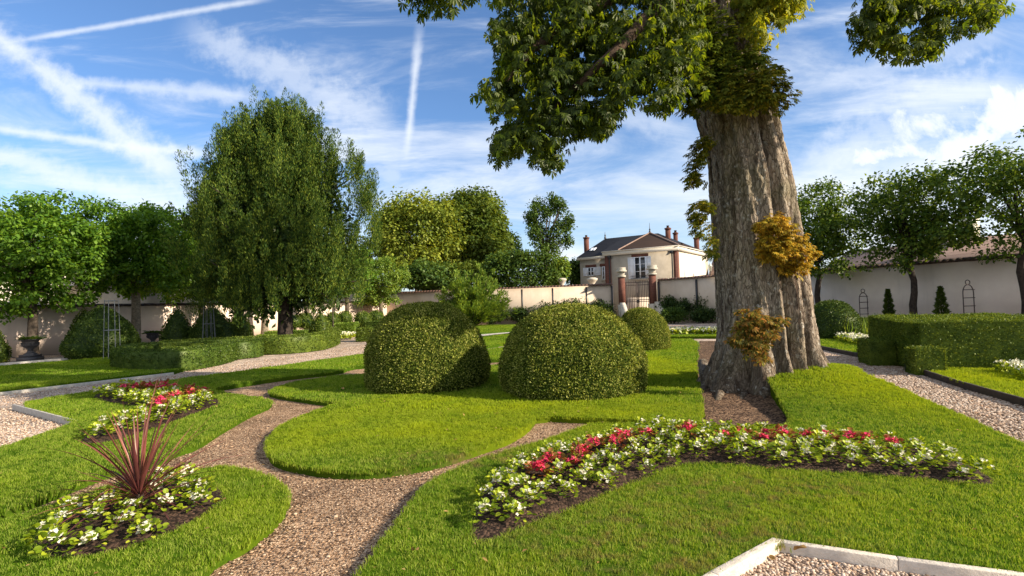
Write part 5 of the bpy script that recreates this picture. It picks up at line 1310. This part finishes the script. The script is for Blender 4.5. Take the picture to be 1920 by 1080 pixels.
obelisk(210, 20.9, 562, 23, 28, 'slim wire obelisk in front of the widest cone'); obelisk(392, 25.6, 559, 15, 24, 'slim wire obelisk in front of the broad dark cone')
x = XY(625, 30); e = empty('iron_stake', (x, 30, 0), 'thin iron stake with small finial among the clipped balls', 'plant support'); mb = MB()
mb.tube([(0, 0, GZ), (0, 0, zat(625, 575, 30))], .03, 6); mb.build('rod', 'rust_iron', e)
mb = MB(); zt = zat(625, 575, 30); mb.lathe([(.03, 0), (.10, .03), (.04, .1), (.11, .22), (.08, .3), (.02, .35), (.015, .65), (0, .66)], (0, 0, zt), 8); mb.build('finial', 'rust_iron', e)
def urn(px, Y, ytop, ybase_px, label):
    x = XY(px, Y); zt = zat(px, ytop, Y); s = zt / 1.02; e = empty('garden_urn', (x, Y, 0), label, 'urn', 'dark cast urns before the left wall')
    mb = MB(); mb.box(-.30, .30, -.30, .30, GZ, .1); mb.box(-.25, .25, -.25, .25, .102, .2); mb.build('pedestal', 'urn_metal', e)
    mb = MB(); k = zt - .2
    mb.lathe([(.22, 0), (.22, k * .05), (.15, k * .10), (.10, k * .18), (.09, k * .30), (.15, k * .36), (.12, k * .40), (.24, k * .52), (.27, k * .62), (.25, k * .8), (.29, k * .92), (.36, k * .96), (.36, k), (.30, k), (.26, k * .9), (0, k * .88)], (0, 0, .202), 20)
    for a in np.linspace(0, 6.283, 16, endpoint=False): mb.tube([(.25 * math.cos(a), .25 * math.sin(a), .202 + k * .55), (.275 * math.cos(a), .275 * math.sin(a), .202 + k * .78)], .018, 4)
    mb.build('bowl', 'urn_metal', e, True)
    n = 130; a = rng.uniform(0, 6.283, n); q = rng.uniform(0, .34, n); P = np.stack([np.cos(a) * q, np.sin(a) * q, np.full(n, zt - .02) + rng.random(n) * .06], 1)
    D = np.stack([np.cos(a), np.sin(a), rng.uniform(-.25, .5, n)], 1); mesh_np('plant', *leafgeo(P, D, rdir(n) * .4 + np.array([0, 0, 1]), rng.uniform(.14, .34, n), .07), 'mid_leaf', e)
urn(57, 21.6, 636, 672, 'dark urn on pedestal in front of the first lime trunk'); urn(287, 27.0, 624, 645, 'dark urn between the widest cone and the next cone')

# ------------------------------------------------------------------ begonias
def begonia_meshes(seed, leafm, petalm, size=.12, nleaf=26, nfl=8, red=False):
    global rng
    n = nleaf; a = rng.uniform(0, 6.283, n); t = rng.random(n)
    el = .15 + 1.1 * t
    base = np.stack([np.cos(a) * .02, np.sin(a) * .02, .02 + .05 * t], 1); out = np.stack([np.cos(a) * np.cos(el), np.sin(a) * np.cos(el), np.sin(el) * .8], 1)
    P = base + out * size * rng.uniform(.35, .95, (n, 1)); parts = []
    L = size * rng.uniform(.30, .50, (n, 1)); D = unit(out + np.array([0, 0, -.25]) + rdir(n) * .3); Nn = unit(np.array([0, 0, 1.0]) + out * .2 + rdir(n) * .55)
    Sd = unit(np.cross(D, Nn)); N2 = np.cross(Sd, D)
    ring = []
    for k in range(8):
        b = 2 * math.pi * k / 8; r_ = 1 if k else .72
        ring.append(P + (D * (math.cos(b + math.pi) * .5 * r_ + .5) + Sd * math.sin(b) * .46) * L + N2 * L * (.16 * abs(math.sin(b)) + .03))
    c = P + D * L * .5; V = np.stack([c] + ring, 1).reshape(-1, 3); i = np.arange(n)[:, None] * 9
    T = np.concatenate([i + np.array([0, 1 + k, 1 + (k + 1) % 8]) for k in range(8)])
    lf = (V, T)
    # blossoms : clusters of four-petal flowers
    fp = []
    for k in range(nfl):
        aa = rng.uniform(0, 6.283); rr = size * .45 * math.sqrt(rng.random()); c = np.array([rr * math.cos(aa), rr * math.sin(aa), size * (1.12 - .55 * (rr / size)) + rng.uniform(-.01, .03)])
        for _ in range(4):
            cc = c + rng.normal(size=3) * .011; m = 4; b = rng.uniform(0, 6.283) + np.arange(m) * math.pi / 2; up_ = unit(np.array([[0, 0, 1.0]]) + rdir(1) * .6 + np.array([[0.25 * math.cos(aa), .25 * math.sin(aa), 0]]))
            u_ = unit(np.cross(up_, np.array([[.3, 1, .1]]))); w_ = np.cross(up_, u_); Dd = u_ * np.cos(b)[:, None] + w_ * np.sin(b)[:, None] + up_ * .35
            fp.append(leafgeo(np.repeat(cc[None], m, 0), Dd, np.repeat(up_, m, 0), np.full(m, .018), np.full(m, .016), .1))
    return lf, merge(fp)
def mkmesh(name, g, m):
    o = mesh_np(name, g[0], g[1], m); me = o.data; bpy.data.objects.remove(o); return me
BW = []; BR = []
for k in range(7):
    a, b = begonia_meshes(k, 0, 0, .108, 52, 7); BW.append((mkmesh('leaves', a, 'begonia_leaf'), mkmesh('blossoms', b, 'white_petal')))
for k in range(4):
    a, b = begonia_meshes(k, 0, 0, .118, 40, 14); BR.append((mkmesh('leaves', a, 'begonia_red_leaf'), mkmesh('blossoms', b, 'red_petal')))
def plant(x, y, z, red, label, group, s=1.0):
    lm, bm_ = random.choice(BR if red else BW); e = empty('begonia', (x, y, z), label, 'flower', group, random.random() * 6.28); e.scale = (s, s, s * random.uniform(.85, 1.15))
    for nm, me in (('leaves', lm), ('blossoms', bm_)):
        o = bpy.data.objects.new(nm, me); COL.objects.link(o); o.parent = e
def fill(poly, H, sp, redline, rw, lab, grp, s0, margin=.09, skip=None, where=None):
    A = np.array(poly); a0, a1 = A.min(0), A.max(0); B = np.roll(A, -1, 0); cnt = 0
    th = .05; pts = []
    m = int(max(a1 - a0) / sp) + 3; c0 = (a0 + a1) / 2
    for i in range(-m, m):
        for j in range(-m, m):
            u = (i + .5 * (j % 2)) * sp; v = j * sp * .87; x = c0[0] + u * math.cos(th) - v * math.sin(th) + random.gauss(0, sp * .06); y = c0[1] + u * math.sin(th) + v * math.cos(th) + random.gauss(0, sp * .09)
            if not inside(poly, np.array([x]), np.array([y]))[0]: continue
            p = np.array([x, y]); t = np.clip(((p - A) * (B - A)).sum(1) / np.maximum(((B - A) ** 2).sum(1), 1e-9), 0, 1)
            if np.sqrt((((A + (B - A) * t[:, None]) - p) ** 2).sum(1)).min() < margin: continue
            pts.append((x, y))
    for (x, y) in pts:
        red = False
        if redline:
            for k in range(len(redline) - 1):
                a = np.array(redline[k]); b = np.array(redline[k + 1]); p = np.array([x, y]); t = np.clip(((p - a) @ (b - a)) / ((b - a) @ (b - a)), 0, 1)
                if np.linalg.norm(a + (b - a) * t - p) < rw: red = True
        if skip and skip(x, y): continue
        lb_ = lab[1 if red else 0] + ' ' + where(x, y); plant(x, y, H(x, y) + .004, red, lb_, lb_, random.uniform(.82, 1.12) * s0 * (1.15 if red else 1)); cnt += 1
    return cnt
rlE = toworld([(1015, 912), (1075, 880), (1130, 862), (1190, 838), (1250, 830), (1330, 834), (1420, 838), (1520, 842), (1600, 846), (1690, 852)], mound)
def whereE(x, y):
    px, py = proj(x, y, 0); mid = np.interp(px, [890, 1000, 1100, 1250, 1400, 1600, 1880], [985, 930, 895, 850, 846, 862, 905])
    a = 'at its left end' if px < 1010 else 'on its left slope' if px < 1170 else 'at its bend' if px < 1340 else 'on its right arm' if px < 1640 else 'at its right tip'
    return a + (', front row' if py > mid + 16 else ', rear row' if py < mid - 16 else ', middle row')
def whereC(x, y):
    px, py = proj(x, y, 0); return ('in its upper arm' if py < 763 and px < 330 else 'at its right corner' if px >= 330 and py < 770 else 'in its lower arm')
c1 = fill(bedE, hE, .228, rlE, .118, ('white begonia in the big front bed', 'crimson bronze leaved begonia in the big front bed'), None or ('', ''), .90, .035, where=whereE)
rlC = toworld([(242, 741), (300, 742), (378, 747), (330, 762), (285, 783)])
c2 = fill(bedC, hC, .26, rlC, .13, ('white begonia in the angled left bed', 'crimson begonia in the angled left bed'), ('', ''), 1.15, .05, where=whereC)
nearp = [(88, 1010), (120, 985), (100, 1030), (170, 1020), (175, 985), (195, 962), (135, 965), (160, 955), (215, 945), (235, 990), (275, 1000), (300, 900), (318, 915), (288, 935), (312, 957), (345, 930), (350, 905), (378, 928), (372, 950), (250, 965), (205, 1000), (335, 955)]
for (px, py) in nearp:
    p = Gp(px, py + 2, .05); 
    if (px, py) in ((205, 1000), (335, 955), (160, 955)): continue
    wd = 'left of the cordyline' if px < 200 else 'right of the cordyline' if px > 290 else 'in front of the cordyline'
    lb_ = 'white begonia ' + wd + (' at the front edge of its bed' if py > 985 else ' in the middle of its bed' if py > 930 else ' at the back of its bed')
    plant(p.x, p.y, hD(p.x, p.y) if inside(bedD, np.array([p.x]), np.array([p.y]))[0] else .02, False, lb_, lb_, random.uniform(.88, 1.08))
print('begonias', c1, c2)
# low flower strips far away
def strip(name, poly, label, n, L=.07, petals='white_petal', z=.0):
    P = toworld(poly); A = np.array(P); a0, a1 = A.min(0), A.max(0); x = rng.uniform(a0[0], a1[0], n * 6); y = rng.uniform(a0[1], a1[1], n * 6); k = inside(P, x, y); x, y = x[k][:n], y[k][:n]; n = len(x)
    e = empty(name, (A[:, 0].mean(), A[:, 1].mean(), 0), label, 'flowers'); o = np.array([A[:, 0].mean(), A[:, 1].mean(), 0])
    Q = np.stack([x, y, rng.uniform(.0, .16, n)], 1) - o
    m = mesh_np('leaves', *leafgeo(Q, rdir(n) + np.array([0, 0, .6]), rdir(n) + np.array([0, 0, 1]), rng.uniform(L, L * 2, n), L), 'begonia_leaf', e); m['kind'] = 'stuff'
    k = n // 3; Q2 = Q[:k] * np.array([1, 1, 0]) + np.array([0, 0, .2]) + rng.normal(size=(k, 3)) * .02
    m = mesh_np('blossoms', *leafgeo(Q2, rdir(k), rdir(k) + np.array([0, 0, 1]), L, L * .9), petals, e); m['kind'] = 'stuff'
    return e
strip('flower_border', [(1556, 634), (1575, 630), (1640, 643), (1690, 652), (1680, 658), (1640, 652), (1600, 645)], 'low white flowers along the small lawn behind the chestnut', 2600)
strip('flower_border', [(1864, 696), (1930, 694), (2050, 705), (2050, 722), (1920, 712)], 'low white flowers on the lawn at the right edge', 1600, .05)
strip('flower_border', [(1240, 623), (1346, 622), (1346, 626.5), (1240, 627)], 'thin line of pale flowers before the far laurels', 1500, .11)
strip('flower_border', [(640, 628), (668, 624), (668, 632), (640, 636)], 'low white flowers between curved hedge and square hedge', 900, .10)
# tall grassy stalks by the right dome
e = empty('tall_stalks', (XY(1640, 20), 20, 0), 'thin pale stalks with tiny flower heads beside the right dome', 'flowers')
n = 160; sx = rng.uniform(-1.7, 1.2, n); sy = rng.uniform(-.6, .6, n); P = np.stack([sx, sy, np.zeros(n)], 1); mesh_np('stalks', *leafgeo(P, np.array([0, 0, 1.0]) + rdir(n) * .15, rdir(n), rng.uniform(.4, 1.0, n), .035), 'bright_leaf', e)
# ------------------------------------------------------------------ cordyline
def cordyline():
    b = Gp(262, 952, .04); e = empty('cordyline', tuple(b), 'spiky bronze purple cordyline among the white begonias in front left bed', 'plant')
    V = []; Fq = []
    for i in range(88):
        a = i * 2.39996 + random.uniform(-.2, .2); t = (i + .5) / 88; el = R(86) * (1 - t ** .85) + R(6) * t ** .85; el += R(random.uniform(-6, 6)); ln = random.uniform(.55, 1.02) * (1 - .12 * t); w = random.uniform(.014, .026)
        d = Vector((math.cos(a), math.sin(a), 0)); side = Vector((-d.y, d.x, 0)); p = Vector((d.x * .015, d.y * .015, .05 + .10 * (1 - t))); n = 9; seg = ln / n; ang = el; dr = R(random.uniform(0, 6.5)) * (.5 + t)
        tw = random.uniform(-.6, .6)
        for k in range(n + 1):
            q = k / n; ww = w * (.35 + 2.2 * q if q < .3 else 1.0) * (1 if q < .45 else max(.04, 1 - ((q - .45) / .55) ** 1.3)); s2 = (side * math.cos(tw * q) + Vector((0, 0, 1)) * math.sin(tw * q))
            nrm = Vector((-d.x * math.sin(ang), -d.y * math.sin(ang), math.cos(ang)))
            V += [p - s2 * ww / 2 + nrm * ww * .25, p - nrm * 0, p + s2 * ww / 2 + nrm * ww * .25]
            if k < n: m = len(V); Fq += [(m - 3, m - 2, m + 1, m), (m - 2, m - 1, m + 2, m + 1)]
            p = p + (d * math.cos(ang) + Vector((0, 0, 1)) * math.sin(ang)) * seg; ang -= dr
    mesh_np('leaves', [tuple(v) for v in V], np.array(Fq), 'cordyline_leaf', e)
    mb = MB(); mb.tube([(0, 0, -.05), (0, 0, .12)], [.04, .03], 8); mb.build('stem', 'bark_dark', e)
cordyline()
# leaf litter
def litter():
    n = 420; x = rng.uniform(-6, 8, n); y = 2.9 + 9 * rng.random(n) ** 1.3; z = np.full(n, .03)
    on = np.zeros(n, bool)
    for key in 'ACDE': on |= inside(LW[key][0], x, y)
    for bd in (bedD, bedC, bedE): on &= ~inside(bd, x, y)
    z = np.where(on, np.array([mound(a, b) for a, b in zip(x, y)]) + .030, GZ + .022); k = on | (rng.random(n) < .9); x, y, z = x[k], y[k], z[k]; n = len(x)
    P = np.stack([x, y, z], 1); D = rdir(n) * np.array([1, 1, .25]); L = rng.uniform(.018, .05, n)
    o = mesh_np('leaf_litter', *leafgeo(P, D, rdir(n) * .3 + np.array([0, 0, 1]), L, L * .5, .12), 'litter'); tag(o, 'tiny dry leaf scraps strewn over lawns and soil paths', 'leaf litter', kind='stuff')
leafmat('litter', [(.10, .05, .02), (.30, .17, .06), (.42, .30, .12)], .2, tcol=(1, .9, .6), clump=5, gloss=.02)
litter()
# fallen leaves
def dead(px, py, s, label, z=.04):
    p = Gp(px, py, z); V = []; n = 10
    for k in range(n): a = 2 * math.pi * k / n; V.append((math.cos(a) * s * .5, math.sin(a) * s * .26 * (1 + .2 * math.cos(3 * a)), .012 * math.sin(a * 2) + s * .12 * abs(math.sin(a))))
    V.append((0, 0, 0)); o = mesh_np('fallen_leaf', V, np.array([(n, k, (k + 1) % n) for k in range(n)]), 'dry_leaf'); o.location = p; o.rotation_euler = (.5, .2, random.random() * 6); tag(o, label, 'leaf')
dead(1500, 1028, .085, 'dry curled leaf resting on the front kerb near its corner', .03); dead(1444, 1045, .06, 'small orange leaf on the pebbles by the kerb corner', -.05); dead(412, 938, .10, 'brown leaf at the right end of the front left bed', .07); dead(643, 728, .09, 'tiny reddish leaf on the lawn left of the big dome', .04); dead(778, 1030, .06, 'small orange leaf on the grass beside the soil path', .05)
